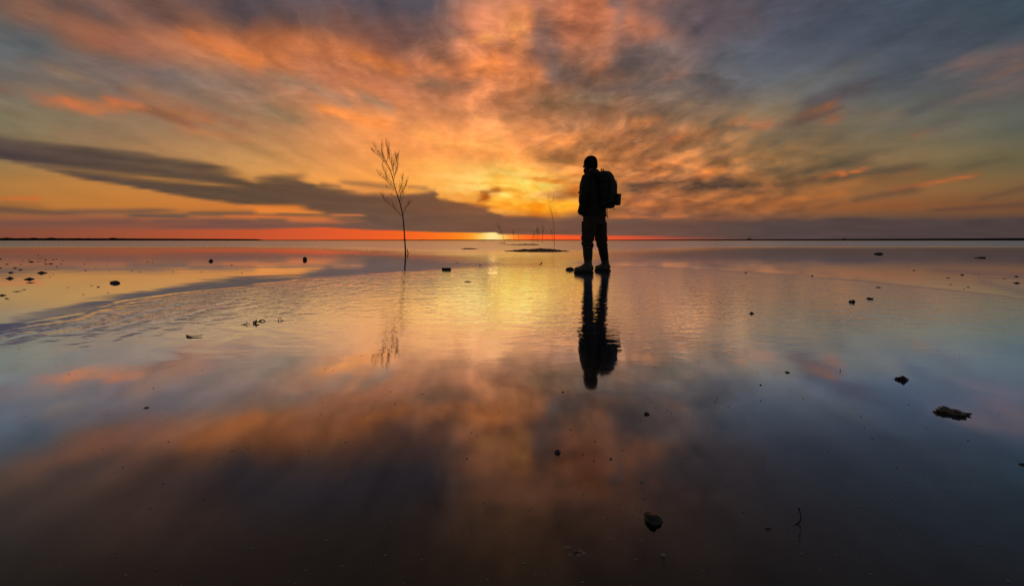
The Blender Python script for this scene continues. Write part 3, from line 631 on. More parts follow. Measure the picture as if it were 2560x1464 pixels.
# feather-like wisp on the water at left
def wisp(x,y,label):
    p=gp(x,y); k=p.y/FPX; V=[];F=[]; root=empty('feather',p)
    pts=smooth_path([(-20*k,12*k,.004),(-8*k,0,.002),(6*k,-4*k,.003),(22*k,8*k,.006)],5); tube(V,F,pts,[.7*k]*len(pts),5); link('quill',mesh('quill',V,F),root,M_TWIG)
    V=[];F=[]
    for i,q in enumerate(pts):
        w=3.2*k*math.sin(math.pi*min(1,.08+i/(len(pts)-1)))*(1+.2*math.sin(i*2.1)); V+=[q+Vector((0,w*2,.001)),q+Vector((0,-w*2,.001)),q+Vector((0,w*2,.0022)),q+Vector((0,-w*2,.0022))]
        if i: b=4*i; F+=[(b-4,b-3,b+1,b),(b-2,b+2,b+3,b-1),(b-4,b,b+2,b-2),(b-3,b-1,b+3,b+1)]
    link('vane',mesh('vane',V,F),root,M_WEED); tag(root,label,'feather')
wisp(478,842,'curved dark feather floating left of the four twigs')
# crumbs of sand and shell in the foreground
def crumbs(x,y,wpx,hpx,seed,label,n=10,dark=1):
    p=gp(x,y); k=p.y/FPX; root=empty('sand_clod',p); rnd=random.Random(seed)
    for i in range(n):
        s=rnd.uniform(3,8)*k*(wpx/60); me=rock_mesh('crumb',s*1.3,s,s*.8,seed+i,2,.4); t=rnd.uniform(-.5,.5)
        link('crumb',me,root,M_SANDLUMP,(t*wpx*k,rnd.uniform(-.5,.5)*hpx*k*1.6-t*.2*wpx*k,-.002+rnd.uniform(0,.35)*s))
    for i in range(dark):
        me=rock_mesh('chip',7*k,6*k,5.5*k,seed+50+i,2,.3); link('chip',me,root,M_STONE,(.08*wpx*k,-6*k,0))
    tag(root,label,'sand clod')
crumbs(1438,1378,52,16,21,'knobbly sandy clod with a dark chip, nearest the viewer',14)
crumbs(1484,1390,16,16,22,'few sand crumbs just right of the knobbly clod',5,0)
crumbs(1415,1296,10,14,23,'tiny crumbs of sand left of the large foreground stone',5,0)
stone(1658,1388,10,1.6,120,'pale shell disc below the large foreground stone',name='shell',cat='shell',mat=M_SHELL,sub=2,peak=0)
stone(1604,1204,12,1.6,121,'pale broken shell above the large foreground stone',name='shell',cat='shell',mat=M_SHELL,sub=2,peak=0)
stone(1527,1147,7,1.6,122,'pale shell chip right of the sunlit brown pebble',name='shell',cat='shell',mat=M_SHELL,sub=2,peak=0)
stone(366,1019,12,2,123,'pale shell chip alone in the left foreground',name='shell',cat='shell',mat=M_SHELL,sub=2,peak=0)
def flecks():
    V=[];F=[]; rnd=random.Random(31)
    for i in range(520):
        y=.62+1.5*rnd.random()**1.6; x=rnd.uniform(-1.1,1.1)*y; s=rnd.choice((.0006,.0008,.001,.0013,.0018)); a=rnd.uniform(0,6)
        n0=len(V); m=5; z=rnd.choice((-.0004,.0006,.0006))
        for j in range(m):
            an=a+2*math.pi*j/m; rr=s*rnd.uniform(.6,1.3); V.append((x+math.cos(an)*rr*1.6,y+math.sin(an)*rr,z))
        V.append((x,y,z+s*.9)); 
        for j in range(m): F.append((n0+j,n0+(j+1)%m,n0+m))
    tag(link('shell_grit',mesh('shell_grit',V,F,False),None,M_SHELL),'pale specks of shell grit over the near shallows','shell grit',kind='stuff')
flecks()
# ------------------------------------------------------------------ gravel and mussel banks breaking the surface
M_BANK=simple('mussel_bank',(.018,.015,.013),(.050,.040,.032),14,.7,.01,.35)
def bank(x0,x1,xc,ynear,hpx,depth,seed,label):
    a=gp(x0,ynear);b=gp(x1,ynear); d=a.y+depth*.45; c=Vector(((xc-CX)/FPX*d,d,0)); Lx=a.x-c.x; Rx=b.x-c.x; H=hpx*d/FPX
    root=empty('gravel_bank',c); V=[];F=[]; nx,ny=60,16; rnd=random.Random(seed)
    def hz(x,y):
        u=x/(Rx if x>0 else -Lx); r2=u*u+(y/(depth*.5))**2*(1+.5*u*u)
        return H*(1-r2**.75)*(1+.35*mnoise.noise(Vector((x*2.2+seed,y*1.4,0))))+.35*H*mnoise.noise(Vector((x*5+seed,y*4,3)))-.12*H
    for j in range(ny+1):
        for i in range(nx+1):
            x=Lx*1.06+(Rx-Lx)*1.12*i/nx; y=-depth*.55+depth*1.1*j/ny; V.append((x,y,max(-.016,hz(x,y))))
    for j in range(ny):
        for i in range(nx): q=j*(nx+1)+i; F.append((q,q+1,q+nx+2,q+nx+1))
    link('mound',mesh('mound',V,F),root,M_BANK)
    V=[];F=[]; IV,IF=ICO[1]; tries=0; made=0
    while made<520 and tries<4000:
        tries+=1; x=rnd.uniform(Lx*1.05,Rx*1.05); y=rnd.uniform(-.55,.5)*depth; z=hz(x,y)
        if z<-.25*H: continue
        s=H*rnd.uniform(.06,.2); n0=len(V); made+=1
        for v in IV: V.append((x+v.x*s*1.5,y+v.y*s*1.3,max(z,0)+v.z*s))
        F+=[tuple(n0+k for k in f) for f in IF]
    o=link('gravel',mesh('gravel',V,F,False),root,M_BANK); o['kind']='stuff'
    tag(root,label,'gravel bank')
bank(1262,1432,1352,630,7.0,3.6,2.3,'largest dark gravel bank breaking the water left of the man')
bank(1148,1192,1170,623.2,2.6,2.2,4.1,'small dark gravel bank nearer the bare pole than the man')
bank(1250,1354,1335,612.6,2.4,5.0,5.7,'long thin gravel bank beyond the largest one')
bank(1243,1268,1258,608.4,1.2,6.0,6.9,'far sliver of gravel under the leaning withy')
# ------------------------------------------------------------------ bare withies (marker saplings)
M_BARK=simple('withy_bark',(.014,.010,.008),(.030,.022,.016),30,.85,.001,.2)
def branch_mesh(paths):
    V=[];F=[]
    for pts,r0,r1,seg in paths: tube(V,F,pts,[r0+(r1-r0)*(i/(len(pts)-1)) for i in range(len(pts))],seg)
    return mesh('branch',V,F)
def twigs_on(rnd,pts,r,count,length,out,lift=.75,level=0):
    """fine shoots along a limb, rising"""
    res=[]
    for c in range(count):
        t=rnd.uniform(.18,1.0); i=min(len(pts)-2,int(t*(len(pts)-1))); p=Vector(pts[i]).lerp(Vector(pts[i+1]),t*(len(pts)-1)-i)
        along=(Vector(pts[i+1])-Vector(pts[i])).normalized(); side=Vector((rnd.uniform(-1,1),rnd.uniform(-1,1),rnd.uniform(-.1,.5)))
        d=(along*.9+side*out+Vector((0,0,lift))).normalized(); ln=length*rnd.uniform(.45,1.1)*(1.15-t*.45)
        q=p+d*ln*.5+side*ln*.05; e=q+(d+Vector((0,0,.35))).normalized()*ln*.5
        path=smooth_path([p,q,e],2); res.append((path,r*.75,r*.30,4))
        if level>0: res+=twigs_on(rnd,path,r*.65,3,ln*.5,out,lift,level-1)
    return res
def hero_withy():
    bx,by=1013.8,636.0; base=gp(bx,by); k=base.y/FPX; root=empty('bare_withy',base); rnd=random.Random(8)
    def P(cx,cy,dy=0.0):   # crop pixels (4.55x from 900,340) -> metres from the base
        x=900+cx/4.55; y=340+cy/4.55; return Vector(((x-bx)*k,dy,(by-y)*k))
    tr=[P(520,1372),P(518,1345),P(512,1230),P(505,1130),P(497,1010),P(485,900),P(468,815),P(450,750),P(425,670),P(400,590),P(376,500),P(350,410),P(326,345),P(300,300),P(276,240),P(258,180),P(262,110),P(255,42)]
    tr[0].z=-.35
    pts=smooth_path(tr,4); V=[];F=[]; n=len(pts); tube(V,F,pts,[.030-.026*(i/(n-1))**.8+.0 for i in range(n)],8); link('trunk',mesh('trunk',V,F),root,M_BARK)
    BR=[([(475,915),(420,850),(370,800),(300,745),(275,705),(262,678)],.011,9,.34),
        ([(490,900),(503,850),(520,810),(545,780),(562,765)],.009,8,.26),
        ([(454,742),(456,700),(458,680),(470,650),(490,610),(512,560),(522,510)],.011,16,.36),
        ([(430,690),(440,640),(455,590),(468,540),(470,480)],.009,14,.36),
        ([(405,612),(370,575),(330,540),(290,505),(255,478),(205,440),(165,388)],.011,14,.34),
        ([(392,560),(350,520),(310,470),(285,420),(262,380),(250,330)],.010,12,.34),
        ([(382,520),(400,450),(425,390),(440,330),(432,262)],.011,16,.40),
        ([(372,485),(385,420),(383,360),(360,290),(345,220),(325,110)],.011,18,.42),
        ([(345,400),(310,340),(270,280),(235,240),(195,215),(170,190)],.010,12,.32),
        ([(320,335),(280,270),(240,215),(210,170),(188,140)],.009,10,.30),
        ([(352,415),(372,350),(395,290),(405,240),(415,215)],.009,12,.36),
        ([(300,300),(310,240),(312,190),(296,110)],.008,10,.32),
        ([(276,240),(250,190),(240,140),(236,95)],.007,8,.26),
        ([(415,650),(380,620),(340,600),(305,590)],.006,6,.22),
        ([(425,672),(395,690),(350,672),(318,645)],.005,4,.2),
        ([(460,790),(480,700),(500,660)],.006,6,.22)]
    for i,(cp,r,nt,ln) in enumerate(BR):
        dep=rnd.uniform(-1,1)
        m=[P(a,b,dep*.34*(j/(len(cp)-1))) for j,(a,b) in enumerate(cp)]; m[0].y=0
        pts=smooth_path(m,3); paths=[(pts,r*.85,r*.28,5)]+twigs_on(rnd,pts,r*.40,int(nt*2.0),ln*.92,.46,.8,1)
        link('branch',branch_mesh(paths),root,M_BARK)
    tag(root,'tall bare withy sapling standing in the water left of the sun','sapling',)
    # stub beside it
    p=gp(1020,634); V=[];F=[]; kk=p.y/FPX; tube(V,F,smooth_path([(0,0,-.1),(0,0,2*kk),(-1.4*kk,0,7*kk),(-1.8*kk,0,12*kk)],3),[.022,.022,.02,.02,.02,.018,.016,.014,.012,.01][:10],6)
    st=link('wooden_stub',mesh('wooden_stub',V,F),None,M_BARK,p); tag(st,'short broken wooden stub right beside the tall bare withy','stub')
hero_withy()
def withy(x,ybase,ytop,lean,seed,label,dense=1.0,thick=.02,bare=.45):
    base=gp(x,ybase); k=base.y/FPX; H=(ybase-ytop)*k; root=empty('bare_withy',base); rnd=random.Random(seed); lx=lean*k
    tr=[Vector((0,0,-.3)),Vector((lx*.06,0,H*.2)),Vector((lx*.22,0,H*.45)),Vector((lx*.5,0,H*.66)),Vector((lx*.8,0,H*.85)),Vector((lx,0,H))]
    pts=smooth_path(tr,4); n=len(pts); V=[];F=[]; thick=thick*1.5; tube(V,F,pts,[thick*(1-.8*i/(n-1)) for i in range(n)],6); link('trunk',mesh('trunk',V,F),root,M_BARK)
    nb=int(7*dense)
    for b in range(nb):
        t=bare+(1-bare)*(b+.3)/nb; i=min(n-2,int(t*(n-1))); p=pts[i]; sgn=1 if b%2 else -1
        d=Vector((sgn*rnd.uniform(.25,.6)+lx/H*.5,rnd.uniform(-.5,.5),1)).normalized(); ln=H*rnd.uniform(.14,.24)
        m=smooth_path([p,p+d*ln*.5+Vector((sgn*.05*ln,0,0)),p+d*ln+Vector((0,0,ln*.15))],3)
        link('branch',branch_mesh([(m,thick*.45,thick*.15,4)]+twigs_on(rnd,m,thick*.3,int(5*dense),ln*.6,.4,.8,0)),root,M_BARK)
    return tag(root,label,'sapling')
withy(1386.5,615.7,503,-10,41,'bare withy just left of the man, tallest of the far line',1.3,.012,.5)
withy(1261,607.8,565,-16,42,'bare withy leaning left, just right of the setting sun',1.3,.024,.62)
withy(1285.5,604.6,576,-4,43,'bushy-topped far withy, second to the right of the sun',1.6,.03,.5)
withy(1297.5,604.2,586.5,-2,44,'short far withy, third to the right of the sun',1.0,.03,.5)
withy(1330,604.4,587,4,45,'short far withy leaning right, first of the far cluster',1.4,.03,.4)
withy(1336.5,604.6,578,-1,46,'slim far withy, second of the far cluster',1.4,.03,.5)
withy(1342.5,604.8,571,1,47,'bushy far withy, third and tallest of the far cluster',1.7,.034,.5)
withy(1347,605.0,574,-1,48,'far withy close behind the tallest of the far cluster',1.2,.03,.5)
withy(1355.5,607.2,568,3,49,'far withy standing free between the cluster and the tallest',1.3,.028,.5)
withy(1382.5,606.4,573,-5,50,'faint thin withy just behind the tallest of the far line',1.0,.022,.5)
# ------------------------------------------------------------------ two vessels far out on the horizon
M_SHIP=simple('far_steel',(.03,.026,.026),(.045,.04,.04),.5,.7)
def bxm(V,F,x0,x1,y0,y1,z0,z1,taper=0):
    n=len(V); V+=[(x0+taper,y0,z0),(x1-taper,y0,z0),(x1-taper,y1,z0),(x0+taper,y1,z0),(x0,y0,z1),(x1,y0,z1),(x1,y1,z1),(x0,y1,z1)]
    F+=[tuple(n+i for i in f) for f in ((3,2,1,0),(4,5,6,7),(0,1,5,4),(1,2,6,5),(2,3,7,6),(3,0,4,7))]
def ship(x,wpx,hullpx,mastpx,label,house=(.1,.35)):
    D=2450.0; k=D/FPX; root=empty('ship',((x-CX)/FPX*D,D,0)); W=wpx*k; Hh=hullpx*k+1.0
    V=[];F=[]; bxm(V,F,-W/2,W/2,-6,6,-2,Hh,W*.06); link('hull',mesh('hull',V,F,False),root,M_SHIP)
    V=[];F=[]; bxm(V,F,W*(house[0]-.5),W*(house[1]-.5),-5,5,Hh-.3,Hh*1.9); link('deckhouse',mesh('deckhouse',V,F,False),root,M_SHIP)
    V=[];F=[]; tube(V,F,[(0,0,Hh-.5),(0,0,mastpx*k)],[1.1,.5],6); link('mast',mesh('mast',V,F,False),root,M_SHIP)
    tag(root,label,'ship')
ship(1874,19,2.0,14,'far-off vessel with a tall mast on the horizon right of the man',(.2,.7))
ship(2111,11,2.2,5.5,'smaller far-off vessel on the horizon, nearer the right edge',(.25,.8))
# ------------------------------------------------------------------ the man
def prim_ell(V,F,c,r,rot=None,sub=3):
    IV,IF=ICO[sub]; n=len(V); c=Vector(c)
    for v in IV:
        w=Vector((v.x*r[0],v.y*r[1],v.z*r[2])); w=(rot@w) if rot else w; V.append(c+w)
    F+=[tuple(n+k for k in f) for f in IF]
def prim_cap(V,F,a,b,ra,rb,sub=2):
    a=Vector(a);b=Vector(b); prim_ell(V,F,a,(ra,)*3,None,sub); prim_ell(V,F,b,(rb,)*3,None,sub); tube(V,F,[a,a.lerp(b,.5),b],[ra,(ra+rb)/2,rb],16)
def prim_loft(V,F,rings,seg=28,pw=2.3):
    n=len(V)
    for (cx,cy,z,rx,ry) in rings:
        for k in range(seg):
            a=2*math.pi*k/seg; c,s=math.cos(a),math.sin(a)
            V.append(Vector((cx+rx*math.copysign(abs(c)**(2/pw),c),cy+ry*math.copysign(abs(s)**(2/pw),s),z)))
    for i in range(len(rings)-1):
        for k in range(seg):
            a=n+i*seg+k; b=n+i*seg+(k+1)%seg; F.append((a,b,b+seg,a+seg))
    F.append(tuple(n+k for k in reversed(range(seg)))); e=n+(len(rings)-1)*seg; F.append(tuple(e+k for k in range(seg)))
def fuse(name,V,F,voxel,smooth=4,wr=None):
    """one continuous skin over overlapping volumes"""
    me=mesh('tmp',V,F); o=bpy.data.objects.new('tmp',me); ts=bpy.data.scenes.new('tmp'); ts.collection.objects.link(o)
    m=o.modifiers.new('r','REMESH'); m.mode='VOXEL'; m.voxel_size=voxel; m.use_smooth_shade=True
    s=o.modifiers.new('s','SMOOTH'); s.iterations=smooth; s.factor=.5
    vl=ts.view_layers[0]; vl.update()
    with bpy.context.temp_override(scene=ts,view_layer=vl): dg=bpy.context.evaluated_depsgraph_get()
    r=bpy.data.meshes.new_from_object(o.evaluated_get(dg)); r.name=name
    bpy.data.scenes.remove(ts); bpy.data.objects.remove(o); bpy.data.meshes.remove(me)
    if wr:
        n=len(r.vertices); co=np.empty(n*3,'f'); no=np.empty(n*3,'f'); r.vertices.foreach_get('co',co); r.vertices.foreach_get('normal',no)
        co=co.reshape(-1,3); d=np.array([wr(Vector(c)) for c in co.tolist()],'f')
        r.vertices.foreach_set('co',(co+no.reshape(-1,3)*d[:,None]).ravel()); r.update()
    for p in r.polygons: p.use_smooth=True
    return r
M_SKIN=simple('skin',(.22,.12,.085),(.28,.16,.11),60,.55,.0006,.4)
M_BEARD=simple('short_beard',(.05,.028,.016),(.10,.055,.03),220,.8,.003,.2)
M_JACKET=simple('quilted_jacket_cloth',(.022,.017,.014),(.034,.027,.022),60,.75,.0015,.25)
M_TROUS=simple('brown_trouser_cloth',(.045,.028,.018),(.075,.047,.031),45,.85,.002,.2)
M_BEANIE=simple('knitted_wool',(.012,.011,.010),(.022,.019,.017),150,.95,.002,.1)
M_PACK=simple('black_pack_nylon',(.006,.006,.006),(.012,.011,.011),90,.6,.001,.3)
M_SOLE=simple('dark_rubber_sole',(.012,.011,.010),(.02,.018,.016),60,.6,.001,.3)
M_DOT=simple('pale_reflector',(.5,.46,.4),(.6,.55,.5),50,.3,0,.5)
def boot_material():
    g=G('rubber_boot'); tc=g.N('ShaderNodeTexCoord').outputs['Object']; sp=g.N('ShaderNodeSeparateXYZ'); g.L.new(tc,sp.inputs[0])
    n=g.noise(tc,18,5,.65); z=g.M('ADD',sp.outputs[2],g.M('MULTIPLY',g.M('SUBTRACT',n,.5),.16))
    c=g.mixc(g.ramp(z,.10,.24),(.10,.078,.058,1),(.012,.010,.009,1))   # dried silt up to the ankle
    p=g.N('ShaderNodeBsdfPrincipled'); g.put(p.inputs['Base Color'],c); p.inputs['Roughness'].default_value=.55; p.inputs['Specular IOR Level'].default_value=.35
    g.L.new(g.bump(g.noise(tc,30,4),1,.002),p.inputs['Normal']); g.L.new(p.outputs[0],g.out.inputs[0]); return g.m
M_BOOT=boot_material()
def foldn(co,amp,f=9,k=2.6):
    return amp*(mnoise.noise(Vector((co.x*f,co.y*f,co.z*f*k)))+.5*mnoise.noise(Vector((co.x*f*2.3+5,co.y*f*2.3,co.z*f*k*2))))
YAW=R(48); ORG=Vector((1.34,7.13,0))
man=empty('person',ORG,YAW)
# joints (x right, y forward, z up)
HIPL,HIPR=Vector((-.095,.055,.93)),Vector((.095,.055,.93))
KNL,KNR=Vector((-.155,.085,.50)),Vector((.205,.055,.50))
ANL,ANR=Vector((-.215,.035,.10)),Vector((.30,.03,.10))
SHL,SHR=Vector((-.185,.085,1.455)),Vector((.185,.085,1.455))
ELL,ELR=Vector((-.295,.055,1.195)),Vector((.295,.055,1.195))
WRL,WRR=Vector((-.262,.115,.965)),Vector((.262,.115,.965))
HEAD=Vector((0,.135,1.705)); HR=Matrix.Rotation(R(8),3,'Z')
def hp(x,y,z): return HEAD+HR@Vector((x,y,z))
V=[];F=[]
prim_loft(V,F,[(0,.055,.86,.15,.105),(0,.055,.98,.155,.11),(0,.06,1.12,.14,.10),(0,.07,1.30,.165,.115),(0,.08,1.43,.175,.105),(0,.09,1.50,.10,.08)])
prim_cap(V,F,(0,.09,1.48),(0,.12,1.62),.062,.056)
prim_ell(V,F,hp(0,0,.015),(.078,.097,.115),HR); prim_ell(V,F,hp(0,.035,-.07),(.058,.060,.06),HR)
prim_ell(V,F,hp(0,.088,-.105),(.026,.02,.02),HR); prim_ell(V,F,hp(0,.104,-.02),(.014,.022,.026),HR); prim_ell(V,F,hp(0,.118,-.032),(.013,.012,.011),HR)
prim_ell(V,F,hp(0,.088,.028),(.05,.018,.012),HR); prim_ell(V,F,hp(0,.096,-.066),(.026,.012,.009),HR)
for s in (-1,1):
    prim_ell(V,F,hp(.08*s,-.008,-.01),(.010,.022,.034),HR); prim_ell(V,F,hp(.045*s,.066,-.03),(.028,.024,.02),HR)
for sh,el,wr,sg in ((SHL,ELL,WRL,-1),(SHR,ELR,WRR,1)):
    prim_cap(V,F,sh,el,.052,.042); prim_cap(V,F,el,wr,.042,.030)
    d=Vector((-.7*sg,.30,-.35)).normalized(); palm=wr+d*.055;   # hands pushed into the jacket pockets
    prim_ell(V,F,palm,(.022,.042,.045))
    for j,(off,ln) in enumerate(((-.030,.062),(-.010,.075),(.010,.070),(.028,.055))):
        side=Vector((0,.7,.7)); a=palm+side*off+d*.03; b=a+d*ln*.55; c=b+(d+Vector((-.6*sg,0,-.3))).normalized()*ln*.45
        prim_cap(V,F,a,b,.0095,.009,1); prim_cap(V,F,b,c,.009,.008,1)
    a=wr+d*.03+Vector((-.01*sg,.03,.02)); b=a+(d+Vector((-.2*sg,.7,.6))).normalized()*.035; prim_cap(V,F,a,b,.0115,.010,1); prim_cap(V,F,b,b+d*.028,.010,.0085,1)
for h,k,a,ta in ((HIPL,KNL,ANL,27),(HIPR,KNR,ANR,-8)):
    prim_cap(V,F,h,k,.085,.055); prim_cap(V,F,k,a,.055,.040); fd=Matrix.Rotation(R(ta),3,'Z')@Vector((0,1,0))
    prim_cap(V,F,a+Vector((0,0,-.04))-fd*.03,a+Vector((0,0,-.055))+fd*.13,.038,.030)
link('body',fuse('body',V,F,.0065,3),man,M_SKIN)
# beard
V=[];F=[]
prim_ell(V,F,hp(0,.050,-.088),(.064,.060,.045),HR); prim_ell(V,F,hp(0,.075,-.115),(.04,.035,.03),HR)
for s in (-1,1): prim_ell(V,F,hp(.058*s,.03,-.06),(.022,.035,.04),HR)
link('beard',fuse('beard',V,F,.007,2,lambda c:.002*mnoise.noise(c*90)),man,M_BEARD)
# beanie
V=[];F=[]
def capring(z,rx,ry,dy=0): c=hp(0,dy,z); return (c.x,c.y,c.z,rx,ry)
prim_loft(V,F,[capring(-.052,.084,.094,-.018),capring(-.030,.094,.108,-.012),capring(.02,.0975,.112,-.008),capring(.065,.094,.107,-.008),capring(.10,.077,.088,-.012),capring(.125,.05,.058,-.014),capring(.137,.018,.02,-.016)],36,2.0)
me=fuse('beanie',V,F,.008,3,lambda c:.0016*math.sin(math.atan2(c.y-HEAD.y,c.x)*34)+.003*mnoise.noise(c*14))
bn=link('beanie',me,man,M_BEANIE)
V=[];F=[]
prim_loft(V,F,[capring(-.066,.078,.090,-.022),capring(-.058,.084,.097,-.020),capring(-.03,.0925,.107,-.016),capring(-.008,.0965,.1115,-.012),capring(.000,.092,.106,-.010)],36,2.0)
link('cuff',fuse('cuff',V,F,.008,2,lambda c:.0018*math.sin(math.atan2(c.y-HEAD.y,c.x)*30)),bn,M_BEANIE)
# jacket
V=[];F=[]
prim_loft(V,F,[(0,.06,.885,.212,.162),(0,.06,.93,.216,.168),(0,.06,1.02,.212,.162),(0,.065,1.15,.208,.156),(0,.07,1.30,.212,.155),(0,.08,1.40,.210,.145),(0,.085,1.47,.175,.118),(0,.095,1.53,.115,.098),(0,.105,1.585,.092,.092),(0,.112,1.60,.084,.086)],36)
prim_ell(V,F,(0,.01,1.53),(.125,.085,.065)); prim_ell(V,F,(0,.045,1.575),(.09,.07,.055))      # hood folded behind the neck
for sh,el,wr in ((SHL,ELL,WRL),(SHR,ELR,WRR)):
    prim_cap(V,F,sh+Vector((0,0,-.01)),el,.082,.070,3); prim_cap(V,F,el,wr,.070,.060,3); prim_ell(V,F,wr+(wr-el).normalized()*.02,(.055,.07,.06))
    prim_cap(V,F,sh*.55+Vector((0,.04,.70)),sh,.075,.08,3)
def jw(c):
    q=math.sin(c.z*58+mnoise.noise(c*5)*1.6)*.0035 if c.z>.97 else 0
    return q+foldn(c,.0075,7,1.6)
jk=link('jacket',fuse('jacket',V,F,.011,4,jw),man,M_JACKET)
V=[];F=[]; prim_loft(V,F,[(0,.06,.872,.208,.158),(0,.06,.878,.217,.168),(0,.06,.915,.219,.170),(0,.06,.922,.211,.16)],36); link('hem',fuse('hem',V,F,.010,2,lambda c:foldn(c,.004,8,1)),jk,M_JACKET)
for s in (-1,1):
    V=[];F=[]; tube(V,F,smooth_path([(s*.215,.150,1.0),(s*.20,.19,.955),(s*.170,.215,.92)],3),[.006]*7,6); link('pocket_welt',mesh('pocket_welt',V,F),jk,M_PACK)
V=[];F=[]; tube(V,F,[(0,.232,.90),(0,.224,1.1),(0,.228,1.3),(0,.215,1.45),(0,.200,1.57)],[.005]*5,6); link('zip',mesh('zip',V,F),jk,M_SOLE)
# trousers
V=[];F=[]
prim_loft(V,F,[(0,.058,.74,.190,.135),(0,.057,.84,.203,.150),(0,.056,.93,.200,.152),(0,.056,1.0,.18,.14)],36)
for h,k,a in ((HIPL,KNL,ANL),(HIPR,KNR,ANR)):
    prim_cap(V,F,h+Vector((0,0,-.05)),h.lerp(k,.62),.124,.108,3); prim_cap(V,F,h.lerp(k,.62),k,.108,.098,3); prim_cap(V,F,k,k.lerp(a,.18),.098,.090,3); prim_cap(V,F,k.lerp(a,.18),k.lerp(a,.45),.078,.06,3)
tz=lambda c: foldn(c,.010,6,2.2)+(.009*math.sin(c.z*62+mnoise.noise(c*4)*3)*max(0,1-abs(c.z-.47)/.12))
tro=link('trousers',fuse('trousers',V,F,.011,4,tz),man,M_TROUS)
for s,h,k in ((-1,HIPL,KNL),(1,HIPR,KNR)):
    c=h.lerp(k,.5)+Vector((s*.112,0,0)); V=[];F=[]; bmv=[]
    prim_loft(V,F,[(c.x,c.y,c.z-.085,.016,.055),(c.x,c.y,c.z-.075,.024,.066),(c.x,c.y,c.z+.075,.024,.066),(c.x,c.y,c.z+.085,.016,.055)],20,4); link('cargo_pocket',fuse('cargo_pocket',V,F,.008,3),tro,M_TROUS)
# boots
def boot(k,a,ta,side):
    fd=Matrix.Rotation(R(ta),3,'Z')@Vector((0,1,0)); rt=Matrix.Rotation(R(ta),3,'Z')
    top=k.lerp(a,.19); V=[];F=[]
    for t0,t1,r0,r1 in ((0,.45,.079,.075),(.45,.8,.075,.062),(.8,1,.062,.058)): prim_cap(V,F,top.lerp(a,t0),top.lerp(a,t1),r0,r1,3)
    b=Vector((a.x,a.y,0))
    prim_ell(V,F,b+fd*-.02+Vector((0,0,.075)),(.052,.068,.06),rt); prim_ell(V,F,b+fd*.06+Vector((0,0,.072)),(.050,.085,.055),rt); prim_ell(V,F,b+fd*.135+Vector((0,0,.056)),(.053,.085,.042),rt); prim_cap(V,F,b+fd*.0+Vector((0,0,.12)),b+fd*.075+Vector((0,0,.09)),.052,.042,2)
    me=fuse('boot',V,F,.009,4,lambda c:foldn(c,.003,9,2)); o=link('boot',me,man,M_BOOT)
    V=[];F=[]; n=0
    out=[(-.085,0),(-.075,.038),(-.03,.047),(.03,.044),(.10,.056),(.17,.054),(.212,.030),(.222,0)]
    pts=[(y,x) for y,x in out]+[(y,-x) for y,x in reversed(out[1:-1])]
    for z,sc_ in ((-.006,.95),(.004,1.0),(.026,1.0),(.032,.96)):
        for (y,x) in pts: V.append(b+rt@Vector((x*sc_,.06+(y-.06)*sc_,0))+Vector((0,0,z)))
    m=len(pts)
    for i in range(3):
        for j in range(m): F.append((i*m+j,i*m+(j+1)%m,(i+1)*m+(j+1)%m,(i+1)*m+j))
    F.append(tuple(reversed(range(m)))); F.append(tuple(3*m+j for j in range(m))); link('sole',mesh('sole',V,F,False),o,M_SOLE)
    V=[];F=[]; prim_loft(V,F,[(top.x,top.y,top.z+.050,.078,.078),(top.x,top.y,top.z+.055,.085,.085),(top.x,top.y,top.z+.072,.085,.085),(top.x,top.y,top.z+.077,.078,.078)],28,2); link('boot_collar',fuse('boot_collar',V,F,.007,2),o,M_BOOT)
    return o
bl=boot(KNL,ANL,27,-1); boot(KNR,ANR,-8,1)
V=[];F=[]; c=KNL.lerp(ANL,.27); q=Matrix.Rotation(R(0),3,'Z'); 
prim_loft(V,F,[(c.x-.052,c.y-.048,c.z+.0,.020,.010),(c.x-.052,c.y-.048,c.z+.008,.020,.010)],12,4); link('label_tab',mesh('label_tab',V,F,False),bl,M_DOT)
tag(man,'man in dark jacket, beanie and rubber boots standing in the shallows, hands in pockets','person')
# ------------------------------------------------------------------ his backpack
pk=empty('backpack',ORG+Matrix.Rotation(YAW,3,'Z')@Vector((0,-.20,1.02)),YAW)   # base of the pack behind his back
def pl(x,y,z): return Vector((x,y+.20,z-1.02))        # man's frame -> pack frame
V=[];F=[]
def ring(z,rx,y0,y1): return (0,(y0+y1)/2+.20,z-1.02,rx,abs(y1-y0)/2)
prim_loft(V,F,[ring(1.00,.115,-.10,-.22),ring(1.012,.140,-.088,-.252),ring(1.08,.150,-.080,-.276),ring(1.30,.150,-.072,-.282),ring(1.43,.146,-.066,-.272),ring(1.51,.132,-.060,-.245),ring(1.555,.105,-.065,-.205),ring(1.572,.07,-.08,-.165)],40,2.7)
mb=link('main_compartment',fuse('main_compartment',V,F,.010,4,lambda c:foldn(c,.005,7,1.2)),pk,M_PACK)
V=[];F=[]; prim_loft(V,F,[(0,-.068,.045,.10,.016),(0,-.070,.06,.112,.026),(0,-.072,.34,.110,.026),(0,-.062,.42,.09,.014)],28,3.6); link('front_panel',fuse('front_panel',V,F,.009,3,lambda c:foldn(c,.003,9,1)),pk,M_PACK)
# pouch strapped on low at the back right
V=[];F=[]; prim_loft(V,F,[(.085,-.085,.02,.055,.030),(.088,-.092,.035,.064,.038),(.092,-.096,.17,.064,.038),(.092,-.094,.185,.056,.030)],24,5); pc=link('pouch',fuse('pouch',V,F,.008,2),pk,M_PACK)
V=[];F=[]; prim_loft(V,F,[(.092,-.098,.168,.067,.042),(.092,-.098,.192,.067,.042),(.092,-.096,.198,.058,.034)],24,5); link('flap',fuse('flap',V,F,.008,2),pc,M_PACK)
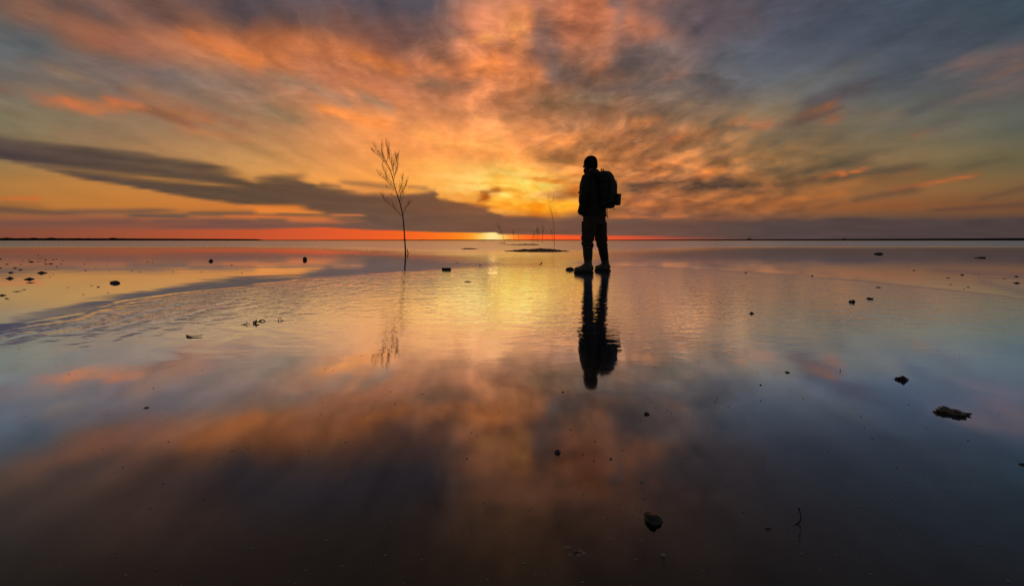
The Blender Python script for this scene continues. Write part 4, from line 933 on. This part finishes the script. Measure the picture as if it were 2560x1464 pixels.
# lid, handle, straps, buckles, zips
V=[];F=[]; tube(V,F,smooth_path([pl(-.05,-.10,1.55),pl(-.035,-.085,1.60),pl(.035,-.085,1.60),pl(.05,-.10,1.55)],5),[.009]*16,8); link('haul_handle',mesh('haul_handle',V,F),pk,M_PACK)
def strap(pts,w,t,name,parent=pk,mat=M_PACK):
    P=smooth_path(pts,6); V=[];F=[]
    for i,p in enumerate(P):
        tn=(P[min(len(P)-1,i+1)]-P[max(0,i-1)]).normalized(); sd=Vector((1,0,0)); sd=(sd-tn*sd.dot(tn)).normalized(); up=tn.cross(sd)
        V+=[p-sd*w-up*t,p+sd*w-up*t,p+sd*w+up*t,p-sd*w+up*t]
        if i:
            b=4*i
            for k in range(4): F.append((b-4+k,b-4+(k+1)%4,b+(k+1)%4,b+k))
    F.append((3,2,1,0)); e=4*(len(P)-1); F.append((e,e+1,e+2,e+3)); return link(name,mesh(name,V,F),parent,mat)
for s in (-1,1):
    st=strap([pl(s*.085,-.075,1.49),pl(s*.105,-.015,1.545),pl(s*.125,.07,1.555),pl(s*.13,.165,1.50),pl(s*.135,.218,1.38),pl(s*.14,.222,1.24),pl(s*.17,.205,1.13),pl(s*.22,.06,1.08),pl(s*.17,-.05,1.07)],.026,.008,'shoulder_strap')
    V=[];F=[]; bxm(V,F,s*.155-.02,s*.155+.02,.23+.20,.245+.20,.22,.25); link('buckle',mesh('buckle',V,F,False),st,M_SOLE)
    strap([pl(s*.152,-.09,1.40),pl(s*.158,-.17,1.41),pl(s*.14,-.275,1.40)],.010,.004,'compression_strap'); strap([pl(s*.154,-.09,1.14),pl(s*.160,-.17,1.13),pl(s*.14,-.28,1.13)],.010,.004,'compression_strap')
    V=[];F=[]; tube(V,F,smooth_path([pl(s*.06,-.24,1.01),pl(s*.06,-.25,.985),pl(s*.075,-.26,.982),pl(s*.078,-.255,1.0)],4),[.0035]*13,5); link('strap_loop',mesh('strap_loop',V,F),pk,M_PACK)
V=[];F=[]; tube(V,F,smooth_path([pl(-.14,-.15,1.10),pl(-.146,-.17,1.35),pl(-.11,-.20,1.52),pl(0,-.19,1.565),pl(.11,-.20,1.52),pl(.146,-.17,1.35),pl(.14,-.15,1.10)],6),[.0045]*37,5); link('zip',mesh('zip',V,F),pk,M_SOLE)
for (x,y,z) in ((.118,-.272,1.42),(.135,-.262,1.075)):
    V=[];F=[]; prim_ell(V,F,pl(x,y,z),(.009,.007,.012),None,2); link('reflector_dot',mesh('reflector_dot',V,F),pk,M_DOT)
V=[];F=[]; tube(V,F,smooth_path([pl(.125,-.10,1.01),pl(.135,-.09,.93),pl(.16,-.085,.86)],4),[.006]*9,5); link('dangling_strap',mesh('dangling_strap',V,F),pk,M_PACK)
tag(pk,"black backpack with a small rear pouch worn on the man's back",'backpack')
